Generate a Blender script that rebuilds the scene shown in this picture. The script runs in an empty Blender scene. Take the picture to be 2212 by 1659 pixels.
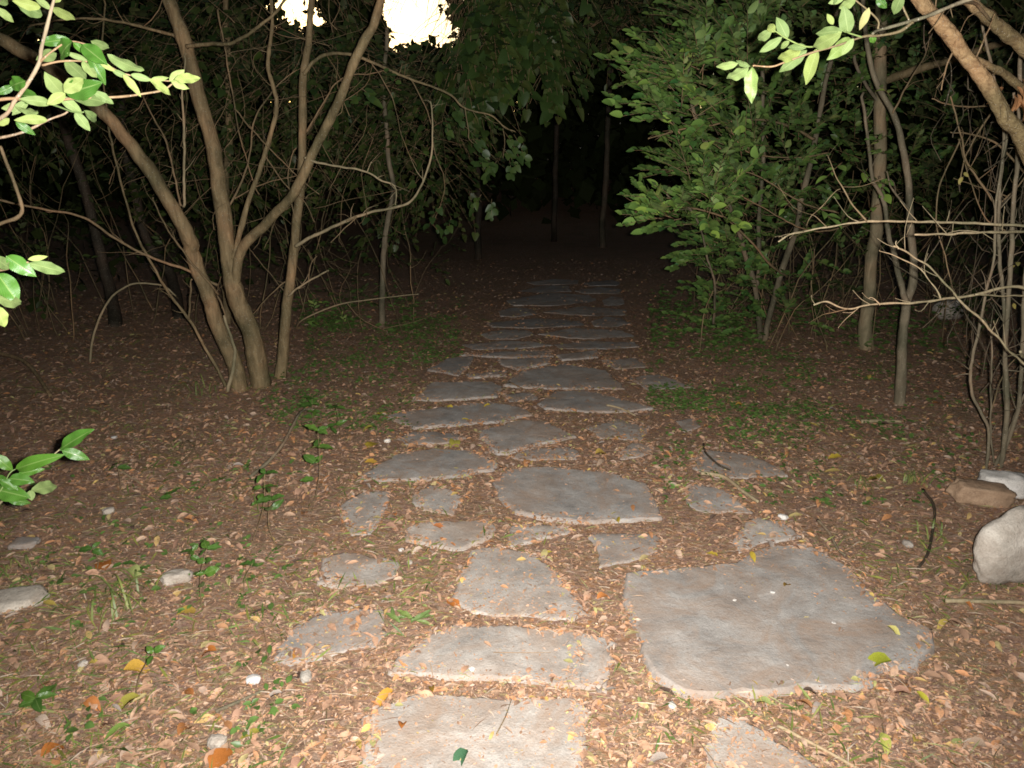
import bpy, math, random
import numpy as np
from mathutils import Vector, Matrix, noise as mnoise

random.seed(7)
rng = np.random.default_rng(7)
scene = bpy.context.scene
COL = scene.collection

# ------------------------------------------------------------------ camera, sky, lamps, exposure
CAM_H = 1.6
PITCH = math.radians(17.5)
FPX = 1536.4                       # focal length in the units of the 2212 x 1659 sheet the measurements were taken on
CX, CY = 1106.0, 829.5
cam_d = bpy.data.cameras.new('camera')
cam_d.sensor_width = 36.0
cam_d.lens = 36.0 * FPX / 2212.0
cam_d.clip_start = 0.05
cam_d.clip_end = 2000.0
cam = bpy.data.objects.new('camera', cam_d)
COL.objects.link(cam)
cam.location = (0, 0, CAM_H)
cam.rotation_euler = (math.pi / 2 - PITCH, 0, 0)
scene.camera = cam

SUN_EL, SUN_AZ = math.radians(5.0), math.radians(-20.0)      # dusk, glow low beyond the trees ahead
world = bpy.data.worlds.new('World')
scene.world = world
world.use_nodes = True
wn, wl = world.node_tree.nodes, world.node_tree.links
wn.clear()
sky = wn.new('ShaderNodeTexSky')
sky.sky_type = 'NISHITA'
sky.sun_disc = False
sky.sun_elevation = SUN_EL
sky.sun_rotation = SUN_AZ
bg = wn.new('ShaderNodeBackground')
bg.inputs['Strength'].default_value = 0.06
wo = wn.new('ShaderNodeOutputWorld')
wl.new(sky.outputs['Color'], bg.inputs['Color'])
wl.new(bg.outputs['Background'], wo.inputs['Surface'])

sun_d = bpy.data.lights.new('sun', 'SUN')
sun_d.energy = 0.005                # the sun has all but set
sun_d.angle = math.radians(10)
sun_d.color = (1.0, 0.85, 0.7)
sun = bpy.data.objects.new('sun', sun_d)
COL.objects.link(sun)
sdir = Vector((math.sin(SUN_AZ) * math.cos(SUN_EL), math.cos(SUN_AZ) * math.cos(SUN_EL), math.sin(SUN_EL)))
sun.rotation_euler = (-sdir).to_track_quat('-Z', 'Y').to_euler()

# the flash of the camera: the only lamp that lights the wood, a few centimetres right of the lens
fl_d = bpy.data.lights.new('flash', 'SPOT')
fl_d.energy = 216.0
fl_d.spot_size = math.radians(126)
fl_d.spot_blend = 1.0
fl_d.shadow_soft_size = 0.012
fl_d.color = (1.0, 0.965, 0.93)
fl = bpy.data.objects.new('flash', fl_d)
COL.objects.link(fl)
fl.location = (0.045, 0.0, CAM_H + 0.012)
fl.rotation_euler = (math.pi / 2 - PITCH + math.radians(6), 0, 0)

scene.view_settings.view_transform = 'Standard'
scene.view_settings.look = 'None'
scene.view_settings.exposure = 2.0
scene.view_settings.gamma = 1.0
scene.view_settings.use_curve_mapping = False
scene.render.engine = 'CYCLES'
scene.cycles.max_bounces = 4
scene.cycles.diffuse_bounces = 2
scene.cycles.glossy_bounces = 2
scene.cycles.transmission_bounces = 2
scene.cycles.use_denoising = True
scene.cycles.filter_width = 1.7

# ------------------------------------------------------------------ measuring helpers
CP, SP = math.cos(PITCH), math.sin(PITCH)
def ray(u, v):
    a, b = (u - CX) / FPX, (CY - v) / FPX
    return Vector((a, CP + b * SP, -SP + b * CP))
def W(u, v, y):
    """the point y metres ahead that was measured at (u, v)"""
    d = ray(u, v)
    return Vector((0, 0, CAM_H)) + d * (y / d.y)
def hgt(x, y):
    r = math.hypot(x, y)
    z = 0.012 * math.sin(1.7 * x + 0.6 * y) * math.cos(1.3 * y - 0.4 * x) + 0.008 * math.sin(4.1 * x + 1.1) * math.sin(3.3 * y)
    off = max(0.0, abs(x - 0.25) - 1.6)
    z += 0.02 * min(off, 3.0)
    if r > 16: z += 0.13 * (r - 16) - 0.13 * 20 * max(0, (r - 36) / 20) * 0.0  # ground rise added far out to block the low sky
    return min(z, 5.0)
def G(u, v, lift=0.0):
    d = ray(u, v)
    t = CAM_H / -d.z
    for _ in range(4):
        t = (CAM_H - hgt(d.x * t, d.y * t) - lift) / -d.z
    p = Vector((0, 0, CAM_H)) + d * t
    return p
def aim(px, py, pz):
    """azimuth and elevation, in degrees, of points seen from the path's start"""
    return np.degrees(np.arctan2(px, py)), np.degrees(np.arctan2(pz - CAM_H, np.hypot(px, py)))

# ------------------------------------------------------------------ object helpers
def link(o, parent=None):
    COL.objects.link(o)
    if parent is not None: o.parent = parent
    return o
def thing(name, label, cat, loc=(0, 0, 0), group=None):
    o = bpy.data.objects.new(name, None)
    o.empty_display_size = 0.1
    o.location = loc
    link(o)
    return tag(o, label, cat, group)
def tag(o, label, cat, group=None):
    o['label'] = label; o['category'] = cat
    if group: o['group'] = group
    return o
def mesh_np(name, V, F, mat, tint=None, uv=None, smooth=False):
    """V (n,3), F (m,k) with k = 3 or 4"""
    me = bpy.data.meshes.new(name)
    V = np.asarray(V, np.float32); F = np.asarray(F, np.int32)
    n, (m, k) = len(V), F.shape
    me.vertices.add(n); me.vertices.foreach_set('co', V.ravel())
    me.loops.add(m * k); me.loops.foreach_set('vertex_index', F.ravel())
    me.polygons.add(m)
    me.polygons.foreach_set('loop_start', np.arange(0, m * k, k, dtype=np.int32))
    me.polygons.foreach_set('loop_total', np.full(m, k, np.int32))
    if smooth: me.polygons.foreach_set('use_smooth', np.ones(m, bool))
    if tint is not None:
        a = me.attributes.new('tint', 'FLOAT_COLOR', 'POINT')
        a.data.foreach_set('color', np.asarray(tint, np.float32).ravel())
    if uv is not None:
        l = me.uv_layers.new(name='UVMap')
        l.data.foreach_set('uv', np.asarray(uv, np.float32)[F.ravel()].ravel())
    me.materials.append(mat)
    me.update(calc_edges=True)
    return me
def obj(name, me, parent=None, loc=None):
    o = bpy.data.objects.new(name, me)
    if loc is not None: o.location = loc
    return link(o, parent)

# ------------------------------------------------------------------ materials
def new_mat(name):
    m = bpy.data.materials.new(name); m.use_nodes = True
    nt = m.node_tree; nt.nodes.clear()
    return m, nt.nodes, nt.links
def N(nodes, t, **kw):
    n = nodes.new(t)
    for k, v in kw.items():
        if k.startswith('i_'): n.inputs[k[2:].replace('_', ' ')].default_value = v
        else: setattr(n, k, v)
    return n
def ramp(nodes, stops, interp='LINEAR'):
    r = nodes.new('ShaderNodeValToRGB'); e = r.color_ramp.elements
    r.color_ramp.interpolation = interp
    while len(e) < len(stops): e.new(0.5)
    for el, (p, c) in zip(e, stops):
        el.position = p; el.color = (*c, 1)
    return r
def mixc(nodes, links, fac, a, b, blend='MIX'):
    m = nodes.new('ShaderNodeMix'); m.data_type = 'RGBA'; m.blend_type = blend
    for sock, val in ((m.inputs[0], fac), (m.inputs[6], a), (m.inputs[7], b)):
        if hasattr(val, 'is_output'): links.new(val, sock)
        elif isinstance(val, (int, float)): sock.default_value = val
        else: sock.default_value = (*val, 1)
    return m.outputs[2]
def mth(nodes, links, op, a, b=None, clamp=False):
    m = nodes.new('ShaderNodeMath'); m.operation = op; m.use_clamp = clamp
    for i, val in enumerate((a, b)):
        if val is None: continue
        if hasattr(val, 'is_output'): links.new(val, m.inputs[i])
        else: m.inputs[i].default_value = val
    return m.outputs[0]

def leaf_mat(name, top, back, rough=0.38, spec=0.5, transl=0.15, attr=False, var=0.35, veins=True):
    """two-sided leaf: glossy upper face, paler matt underside, pale midrib and side veins"""
    m, nd, lk = new_mat(name)
    geo = N(nd, 'ShaderNodeNewGeometry')
    base = mixc(nd, lk, geo.outputs['Backfacing'], top, back)
    if attr:
        at = N(nd, 'ShaderNodeAttribute', attribute_name='tint')
        base = mixc(nd, lk, 1.0, base, at.outputs['Color'], 'MULTIPLY')
    else:
        oi = N(nd, 'ShaderNodeObjectInfo')
        r = ramp(nd, [(0, (1 - var, 1 - var * 0.8, 1 - var)), (0.5, (1, 1, 1)), (1, (1 + var, 1 + var * 0.5, 1 - var * 0.3))])
        lk.new(oi.outputs['Random'], r.inputs[0])
        base = mixc(nd, lk, 1.0, base, r.outputs[0], 'MULTIPLY')
    tc = N(nd, 'ShaderNodeTexCoord')
    no = N(nd, 'ShaderNodeTexNoise', i_Scale=60.0, i_Detail=3.0)
    lk.new(tc.outputs['Object'], no.inputs['Vector'])
    nr = ramp(nd, [(0.3, (0.75, 0.75, 0.7)), (0.7, (1.15, 1.12, 1.0))])
    lk.new(no.outputs[0], nr.inputs[0])
    base = mixc(nd, lk, 1.0, base, nr.outputs[0], 'MULTIPLY')
    bs = N(nd, 'ShaderNodeBsdfPrincipled')
    if veins:
        sx = N(nd, 'ShaderNodeSeparateXYZ'); lk.new(tc.outputs['UV'], sx.inputs[0])
        ax = mth(nd, lk, 'ABSOLUTE', mth(nd, lk, 'SUBTRACT', sx.outputs[0], 0.5))
        rib = mth(nd, lk, 'LESS_THAN', ax, 0.035)
        ph = mth(nd, lk, 'SUBTRACT', mth(nd, lk, 'MULTIPLY', sx.outputs[1], 60.0), mth(nd, lk, 'MULTIPLY', ax, 34.0))
        sv = mth(nd, lk, 'POWER', mth(nd, lk, 'ABSOLUTE', mth(nd, lk, 'SINE', ph)), 0.35)
        side = mth(nd, lk, 'MULTIPLY', mth(nd, lk, 'SUBTRACT', 1.0, sv), 0.55)
        vein = mth(nd, lk, 'MAXIMUM', mth(nd, lk, 'MULTIPLY', rib, 0.6), side, True)
        base = mixc(nd, lk, mth(nd, lk, 'MULTIPLY', vein, 0.5), base, (0.30, 0.36, 0.14))
        bp = N(nd, 'ShaderNodeBump', i_Strength=0.35, i_Distance=0.004)
        lk.new(mth(nd, lk, 'SUBTRACT', 1.0, vein), bp.inputs['Height'])
        lk.new(bp.outputs[0], bs.inputs['Normal'])
    lk.new(base, bs.inputs['Base Color'])
    rg = N(nd, 'ShaderNodeMix'); rg.data_type = 'FLOAT'
    lk.new(geo.outputs['Backfacing'], rg.inputs[0]); rg.inputs[2].default_value = rough; rg.inputs[3].default_value = 0.7
    lk.new(rg.outputs[0], bs.inputs['Roughness'])
    bs.inputs['Specular IOR Level'].default_value = spec
    out = N(nd, 'ShaderNodeOutputMaterial')
    if transl > 0:
        tr = N(nd, 'ShaderNodeBsdfTranslucent'); lk.new(base, tr.inputs['Color'])
        mx = N(nd, 'ShaderNodeMixShader'); mx.inputs[0].default_value = transl
        lk.new(bs.outputs[0], mx.inputs[1]); lk.new(tr.outputs[0], mx.inputs[2])
        lk.new(mx.outputs[0], out.inputs['Surface'])
    else: lk.new(bs.outputs[0], out.inputs['Surface'])
    return m

def dead_leaf_mat(name, attr=True, col=(0.3, 0.2, 0.1)):
    m, nd, lk = new_mat(name)
    tc = N(nd, 'ShaderNodeTexCoord')
    no = N(nd, 'ShaderNodeTexNoise', i_Scale=45.0, i_Detail=5.0, i_Roughness=0.65)
    lk.new(tc.outputs['Object'], no.inputs['Vector'])
    r = ramp(nd, [(0.25, (0.5, 0.45, 0.4)), (0.5, (0.95, 0.95, 0.95)), (0.75, (1.25, 1.2, 1.1))])
    lk.new(no.outputs[0], r.inputs[0])
    if attr:
        at = N(nd, 'ShaderNodeAttribute', attribute_name='tint'); src = at.outputs['Color']
    else:
        oi = N(nd, 'ShaderNodeObjectInfo'); src = oi.outputs['Color']
    base = mixc(nd, lk, 1.0, src, r.outputs[0], 'MULTIPLY')
    bs = N(nd, 'ShaderNodeBsdfPrincipled'); lk.new(base, bs.inputs['Base Color'])
    bs.inputs['Roughness'].default_value = 0.6
    bs.inputs['Specular IOR Level'].default_value = 0.15
    bp = N(nd, 'ShaderNodeBump', i_Strength=0.5, i_Distance=0.004); lk.new(no.outputs[0], bp.inputs['Height'])
    lk.new(bp.outputs[0], bs.inputs['Normal'])
    out = N(nd, 'ShaderNodeOutputMaterial'); lk.new(bs.outputs[0], out.inputs['Surface'])
    return m

def bark_mat(name, a, b, spots=(0.42, 0.38, 0.30), scale=1.0, bump=0.6, zs=7):
    m, nd, lk = new_mat(name)
    tc = N(nd, 'ShaderNodeTexCoord')
    mp = N(nd, 'ShaderNodeMapping'); mp.inputs['Scale'].default_value = (28 * scale, 28 * scale, zs * scale)
    lk.new(tc.outputs['Object'], mp.inputs[0])
    no = N(nd, 'ShaderNodeTexNoise', i_Scale=1.0, i_Detail=7.0, i_Roughness=0.65, i_Distortion=0.6); lk.new(mp.outputs[0], no.inputs['Vector'])
    big = N(nd, 'ShaderNodeTexNoise', i_Scale=3.2, i_Detail=3.0); lk.new(tc.outputs['Object'], big.inputs['Vector'])
    r = ramp(nd, [(0.3, a), (0.7, b)]); lk.new(no.outputs[0], r.inputs[0])
    rb = ramp(nd, [(0.36, (0.52, 0.56, 0.46)), (0.52, (0.95, 0.92, 0.8)), (0.66, (1.2, 1.0, 0.85))]); lk.new(big.outputs[0], rb.inputs[0])
    c = mixc(nd, lk, 1.0, r.outputs[0], rb.outputs[0], 'MULTIPLY')
    vo = N(nd, 'ShaderNodeTexVoronoi', i_Scale=70.0 * scale, i_Randomness=1.0); lk.new(tc.outputs['Object'], vo.inputs['Vector'])
    sp = ramp(nd, [(0.12, (1, 1, 1)), (0.2, (0, 0, 0))]); lk.new(vo.outputs['Distance'], sp.inputs[0])
    c = mixc(nd, lk, mth(nd, lk, 'MULTIPLY', sp.outputs[0], 0.55), c, spots)
    bs = N(nd, 'ShaderNodeBsdfPrincipled'); lk.new(c, bs.inputs['Base Color'])
    bs.inputs['Roughness'].default_value = 0.75
    bs.inputs['Specular IOR Level'].default_value = 0.25
    bp = N(nd, 'ShaderNodeBump', i_Strength=bump, i_Distance=0.012); lk.new(no.outputs[0], bp.inputs['Height']); lk.new(bp.outputs[0], bs.inputs['Normal'])
    out = N(nd, 'ShaderNodeOutputMaterial'); lk.new(bs.outputs[0], out.inputs['Surface'])
    return m

def stone_mat(name, a, b, dirt=(0.20, 0.13, 0.085), dirt_amt=0.5, bump=0.5):
    m, nd, lk = new_mat(name)
    tc = N(nd, 'ShaderNodeTexCoord'); oi = N(nd, 'ShaderNodeObjectInfo')
    add = N(nd, 'ShaderNodeVectorMath', operation='ADD')
    sc = N(nd, 'ShaderNodeVectorMath', operation='SCALE'); sc.inputs[0].default_value = (13.0, 7.0, 3.0)
    lk.new(oi.outputs['Random'], sc.inputs['Scale'])
    lk.new(tc.outputs['Object'], add.inputs[0]); lk.new(sc.outputs[0], add.inputs[1])
    P = add.outputs[0]
    n1 = N(nd, 'ShaderNodeTexNoise', i_Scale=6.0, i_Detail=8.0, i_Roughness=0.7); lk.new(P, n1.inputs['Vector'])
    n2 = N(nd, 'ShaderNodeTexNoise', i_Scale=160.0, i_Detail=3.0); lk.new(P, n2.inputs['Vector'])
    n3 = N(nd, 'ShaderNodeTexNoise', i_Scale=4.5, i_Detail=9.0, i_Roughness=0.75, i_Distortion=0.8); lk.new(P, n3.inputs['Vector'])
    r = ramp(nd, [(0.32, tuple(q * .66 for q in a)), (0.48, a), (0.62, b), (0.74, tuple(q * 1.12 for q in b))]); lk.new(n1.outputs[0], r.inputs[0])
    r2 = ramp(nd, [(0.3, (0.86, 0.86, 0.86)), (0.7, (1.12, 1.12, 1.12))]); lk.new(n2.outputs[0], r2.inputs[0])
    c = mixc(nd, lk, 1.0, r.outputs[0], r2.outputs[0], 'MULTIPLY')
    rv = ramp(nd, [(0, (0.74, 0.73, 0.715)), (0.5, (0.93, 0.905, 0.87)), (1, (1.08, 1.02, 0.94))]); lk.new(oi.outputs['Random'], rv.inputs[0])
    c = mixc(nd, lk, 1.0, c, rv.outputs[0], 'MULTIPLY')
    rd = ramp(nd, [(0.42, (0, 0, 0)), (0.64, (1, 1, 1))]); lk.new(n3.outputs[0], rd.inputs[0])
    c = mixc(nd, lk, mth(nd, lk, 'MULTIPLY', rd.outputs[0], dirt_amt), c, dirt)
    n4 = N(nd, 'ShaderNodeTexVoronoi', i_Scale=38.0); lk.new(P, n4.inputs['Vector'])
    r4 = ramp(nd, [(0.08, (1, 1, 1)), (0.16, (0, 0, 0))]); lk.new(n4.outputs['Distance'], r4.inputs[0])
    c = mixc(nd, lk, mth(nd, lk, 'MULTIPLY', r4.outputs[0], 0.35), c, (0.13, 0.10, 0.07))
    bs = N(nd, 'ShaderNodeBsdfPrincipled'); lk.new(c, bs.inputs['Base Color'])
    bs.inputs['Roughness'].default_value = 0.8
    bs.inputs['Specular IOR Level'].default_value = 0.3
    h = mth(nd, lk, 'ADD', mth(nd, lk, 'MULTIPLY', n1.outputs[0], 1.5), mth(nd, lk, 'MULTIPLY', n2.outputs[0], 0.25))
    bp = N(nd, 'ShaderNodeBump', i_Strength=bump, i_Distance=0.012); lk.new(h, bp.inputs['Height']); lk.new(bp.outputs[0], bs.inputs['Normal'])
    out = N(nd, 'ShaderNodeOutputMaterial'); lk.new(bs.outputs[0], out.inputs['Surface'])
    return m

def soil_mat(name, green=0.25):
    m, nd, lk = new_mat(name)
    geo = N(nd, 'ShaderNodeNewGeometry'); P = geo.outputs['Position']
    n1 = N(nd, 'ShaderNodeTexNoise', i_Scale=2.2, i_Detail=6.0); lk.new(P, n1.inputs['Vector'])
    n2 = N(nd, 'ShaderNodeTexNoise', i_Scale=38.0, i_Detail=8.0, i_Roughness=0.75, i_Distortion=0.8); lk.new(P, n2.inputs['Vector'])
    mp = N(nd, 'ShaderNodeMapping'); mp.inputs['Scale'].default_value = (1.0, 2.2, 1.0); mp.inputs['Rotation'].default_value = (0, 0, 0.5)
    dn = N(nd, 'ShaderNodeTexNoise', i_Scale=14.0, i_Detail=2.0); lk.new(P, dn.inputs['Vector'])
    pv = N(nd, 'ShaderNodeVectorMath', operation='MULTIPLY_ADD'); lk.new(dn.outputs['Color'], pv.inputs[0]); pv.inputs[1].default_value = (0.06, 0.06, 0); lk.new(P, pv.inputs[2])
    lk.new(pv.outputs[0], mp.inputs[0])
    vo = N(nd, 'ShaderNodeTexVoronoi', i_Scale=40.0); lk.new(mp.outputs[0], vo.inputs['Vector'])
    sep = N(nd, 'ShaderNodeSeparateColor'); lk.new(vo.outputs['Color'], sep.inputs[0])
    rl = ramp(nd, [(0.0, (0.15, 0.10, 0.075)), (0.15, (0.34, 0.19, 0.11)), (0.32, (0.38, 0.235, 0.165)), (0.48, (0.29, 0.255, 0.13)), (0.6, (0.42, 0.21, 0.09)), (0.74, (0.43, 0.32, 0.25)), (0.86, (0.31, 0.19, 0.165))], 'CONSTANT')
    lk.new(sep.outputs[0], rl.inputs[0])
    rs = ramp(nd, [(0.3, (0.25, 0.14, 0.088)), (0.7, (0.50, 0.315, 0.20))]); lk.new(n2.outputs[0], rs.inputs[0])
    c = mixc(nd, lk, 0.5, rs.outputs[0], rl.outputs[0])
    rg = ramp(nd, [(0.5, (0, 0, 0)), (0.72, (1, 1, 1))]); lk.new(n1.outputs[0], rg.inputs[0])
    c = mixc(nd, lk, mth(nd, lk, 'MULTIPLY', rg.outputs[0], green), c, (0.10, 0.12, 0.045))
    bs = N(nd, 'ShaderNodeBsdfPrincipled'); lk.new(c, bs.inputs['Base Color'])
    bs.inputs['Roughness'].default_value = 0.85
    bs.inputs['Specular IOR Level'].default_value = 0.2
    h = mth(nd, lk, 'ADD', mth(nd, lk, 'MULTIPLY', sep.outputs[1], 0.4), n2.outputs[0])
    bp = N(nd, 'ShaderNodeBump', i_Strength=0.9, i_Distance=0.02); lk.new(h, bp.inputs['Height']); lk.new(bp.outputs[0], bs.inputs['Normal'])
    out = N(nd, 'ShaderNodeOutputMaterial'); lk.new(bs.outputs[0], out.inputs['Surface'])
    return m

M = {
    'soil': soil_mat('leafy_soil', 0.3),
    'bed': soil_mat('path_soil', 0.12),
    'stone': stone_mat('flagstone', (0.375, 0.355, 0.335), (0.475, 0.455, 0.43), dirt=(0.33, 0.235, 0.17), dirt_amt=0.85, bump=0.6),
    'rock': stone_mat('pale_limestone', (0.50, 0.465, 0.41), (0.66, 0.62, 0.555), dirt_amt=0.45, bump=0.8),
    'white_rock': stone_mat('white_limestone', (0.72, 0.70, 0.66), (0.85, 0.83, 0.80), dirt_amt=0.12),
    'tan_block': stone_mat('tan_block', (0.42, 0.285, 0.185), (0.56, 0.40, 0.27), dirt_amt=0.3, bump=0.9),
    'bark': bark_mat('smooth_brown_bark', (0.12, 0.088, 0.05), (0.33, 0.25, 0.15), spots=(0.40, 0.40, 0.30), bump=0.9),
    'bark_grey': bark_mat('grey_bark', (0.14, 0.115, 0.085), (0.28, 0.24, 0.18)),
    'bark_pale': bark_mat('pale_bark', (0.20, 0.165, 0.11), (0.38, 0.32, 0.22)),
    'bark_rough': bark_mat('rough_tan_bark', (0.16, 0.095, 0.05), (0.44, 0.31, 0.18), bump=1.0, scale=1.6, zs=30),
    'twig': bark_mat('twig_bark', (0.16, 0.11, 0.065), (0.30, 0.22, 0.14), scale=2.0, bump=0.3),
    'twig_pale': bark_mat('bleached_twig', (0.25, 0.20, 0.13), (0.44, 0.37, 0.26), scale=2.0, bump=0.3),
    'twig_dark': bark_mat('dark_twig', (0.05, 0.038, 0.028), (0.10, 0.08, 0.06), scale=2.0, bump=0.3),
    'leaf_near': leaf_mat('broad_leaf', (0.045, 0.14, 0.016), (0.165, 0.235, 0.08), rough=0.36, transl=0.18),
    'leaf_pale': leaf_mat('young_leaf', (0.155, 0.235, 0.075), (0.165, 0.24, 0.085), rough=0.4, transl=0.2, var=0.2),
    'leaf_yellow': leaf_mat('yellowing_leaf', (0.36, 0.31, 0.10), (0.40, 0.36, 0.16), rough=0.5, transl=0.2, var=0.2),
    'leaf_bush': leaf_mat('bush_leaf', (0.175, 0.30, 0.075), (0.21, 0.31, 0.10), rough=0.4, transl=0.12, var=0.35, veins=False),
    'foliage': leaf_mat('foliage', (0.10, 0.178, 0.044), (0.125, 0.188, 0.06), rough=0.45, transl=0.12, attr=True, veins=False),
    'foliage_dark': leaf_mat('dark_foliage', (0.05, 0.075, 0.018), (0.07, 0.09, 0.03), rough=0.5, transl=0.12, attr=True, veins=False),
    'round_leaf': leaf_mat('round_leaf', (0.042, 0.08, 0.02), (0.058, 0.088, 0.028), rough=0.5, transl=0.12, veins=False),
    'seedling_leaf': leaf_mat('seedling_leaf', (0.06, 0.145, 0.025), (0.16, 0.22, 0.08), rough=0.3, transl=0.12),
    'turf': leaf_mat('turf_blade', (0.15, 0.20, 0.055), (0.18, 0.22, 0.08), rough=0.55, transl=0.12, attr=True, veins=False),
    'bark_dark': bark_mat('dark_bark', (0.03, 0.024, 0.018), (0.075, 0.06, 0.045)),  # far trunks' bark, darkened in colour so they look unlit
    'bark_dim': bark_mat('dim_bark', (0.06, 0.048, 0.035), (0.14, 0.115, 0.085)),  # grey bark darkened in colour so far stems look faintly lit
    'grass': leaf_mat('grass_blade', (0.20, 0.25, 0.08), (0.26, 0.29, 0.12), rough=0.5, transl=0.15, veins=False),
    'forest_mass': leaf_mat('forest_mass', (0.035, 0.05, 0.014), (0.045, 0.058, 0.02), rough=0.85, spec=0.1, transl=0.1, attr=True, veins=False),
    'litter': dead_leaf_mat('dead_leaves'),
    'fallen': dead_leaf_mat('fallen_leaf', attr=False),
}

# ------------------------------------------------------------------ leaf shapes and scattering
def leaf_template(kind='laurel', nv=6, nu=3, curl=0.12, fold=0.18, wave=0.0, seed=0, wid=0.42):
    """unit-length leaf: stalk end at the origin, tip at +Y, upper face +Z; returns verts, quads, uvs"""
    rs = random.Random(seed)
    V, U, F = [], [], []
    for i in range(nv + 1):
        t = i / nv
        if kind == 'laurel': w = (math.sin(math.pi * min(1, t ** 0.85)) ** 0.8) * 0.5
        elif kind == 'heart': w = 0.5 * (max(0.0, 1 - t) ** 0.62) * (min(1, (t + 0.05) / 0.16)) ** 0.55 * 1.12
        elif kind == 'round': w = 0.5 * math.sin(math.pi * min(1, t ** 0.75)) ** 0.55
        elif kind == 'lobed': w = 0.5 * math.sin(math.pi * min(1, t ** 0.9)) ** 0.7 * (0.72 + 0.36 * abs(math.sin(t * 7.5)))
        else: w = 0.5 * math.sin(math.pi * t)
        w = max(w, 0.012) * wid
        if kind in ('heart', 'round'): w *= 1.9
        ph = rs.uniform(0, 6)
        for j in range(nu):
            s = -1 + 2 * j / (nu - 1)
            z = fold * abs(s) * w - curl * (t - 0.15) ** 2 * (1 if t > 0.15 else 0) + wave * abs(s) * math.sin(t * 15 + s * 2 + seed)
            yy = t - (0.10 * abs(s) if (kind == 'heart' and t < 0.12) else 0)
            V.append((s * w * (1 + 0.10 * wave * 10 * math.sin(t * 19 + seed)), yy, z)); U.append((0.5 + s * 0.5, t))
    for i in range(nv):
        for j in range(nu - 1):
            a = i * nu + j
            F.append((a, a + 1, a + nu + 1, a + nu))
    return np.array(V, np.float32), np.array(F, np.int32), np.array(U, np.float32)
NEAR = [leaf_template('laurel', 12, 5, 0.10 + 0.10 * (i % 4), 0.25, 0.020 + 0.009 * (i % 3), i, 0.40 + 0.04 * (i % 3)) for i in range(8)]
MID = [leaf_template('laurel', 5, 3, 0.10 + 0.07 * i, 0.3, 0, i, 0.44) for i in range(4)]
HEART = leaf_template('heart', 6, 5, 0.15, 0.15, 0, 1, 0.46)
ROUND = leaf_template('round', 5, 5, 0.12, 0.15, 0, 2, 0.42)
OVAL = [leaf_template('round', 5, 3, 0.10 + 0.07 * i, 0.3, 0, i, 0.27 + .02 * (i % 3)) for i in range(4)]
OVLOW = leaf_template('round', 3, 3, 0.15, 0.35, 0, 0, 0.28)
LOW = leaf_template('laurel', 3, 3, 0.15, 0.35, 0, 0, 0.46)
DIAMOND = (np.array([(0, 0, 0), (0.27, 0.5, 0.03), (0, 1, -0.08), (-0.27, 0.5, 0.03)], np.float32), np.array([(0, 1, 2, 3)], np.int32), np.array([(0.5, 0), (1, 0.5), (0.5, 1), (0, 0.5)], np.float32))

def frames(Y, Zh):
    Y = Y / np.maximum(np.linalg.norm(Y, axis=1, keepdims=True), 1e-9)
    X = np.cross(Y, Zh); X /= np.maximum(np.linalg.norm(X, axis=1, keepdims=True), 1e-9)
    Z = np.cross(X, Y)
    return X, Y, Z
def scatter(name, tpl, B, Y, Zh, L, wr, mat, tint, smooth=True):
    """one mesh of many leaves: bases B, directions Y, normal hints Zh, lengths L, width ratios wr"""
    tv, tf, tu = tpl
    X, Yn, Z = frames(np.asarray(Y, np.float32), np.asarray(Zh, np.float32))
    L = np.asarray(L, np.float32)[:, None, None]; wr = np.asarray(wr, np.float32)[:, None, None]
    V = B[:, None, :] + L * (X[:, None, :] * tv[None, :, 0:1] * wr + Yn[:, None, :] * tv[None, :, 1:2] + Z[:, None, :] * tv[None, :, 2:3])
    n, k = len(B), len(tv)
    F = tf[None] + (np.arange(n) * k)[:, None, None]
    T = np.ones((n, k, 4), np.float32); T[:, :, :3] = np.asarray(tint, np.float32)[:, None, :]
    return mesh_np(name, V.reshape(-1, 3), F.reshape(-1, tf.shape[1]), mat, T.reshape(-1, 4), np.tile(tu, (n, 1)), smooth)
LEAF_ME = {}
def leaf_mesh(key, tpl, mat):
    if key not in LEAF_ME: LEAF_ME[key] = mesh_np('leaf', tpl[0], tpl[1], mat, uv=tpl[2], smooth=True)
    return LEAF_ME[key]
def leaf_obj(name, me, parent, base, ydir, zhint, L, wr=1.0):
    y = Vector(ydir).normalized(); x = y.cross(Vector(zhint))
    if x.length < 1e-6: x = y.orthogonal()
    x.normalize(); z = x.cross(y)
    o = bpy.data.objects.new(name, me)
    o.parent = parent
    pl = parent.location if parent is not None else Vector()
    b = Vector(base) - pl
    o.matrix_basis = Matrix(((x.x * L * wr, y.x * L, z.x * L, b.x), (x.y * L * wr, y.y * L, z.y * L, b.y), (x.z * L * wr, y.z * L, z.z * L, b.z), (0, 0, 0, 1)))
    COL.objects.link(o)
    return o

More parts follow.
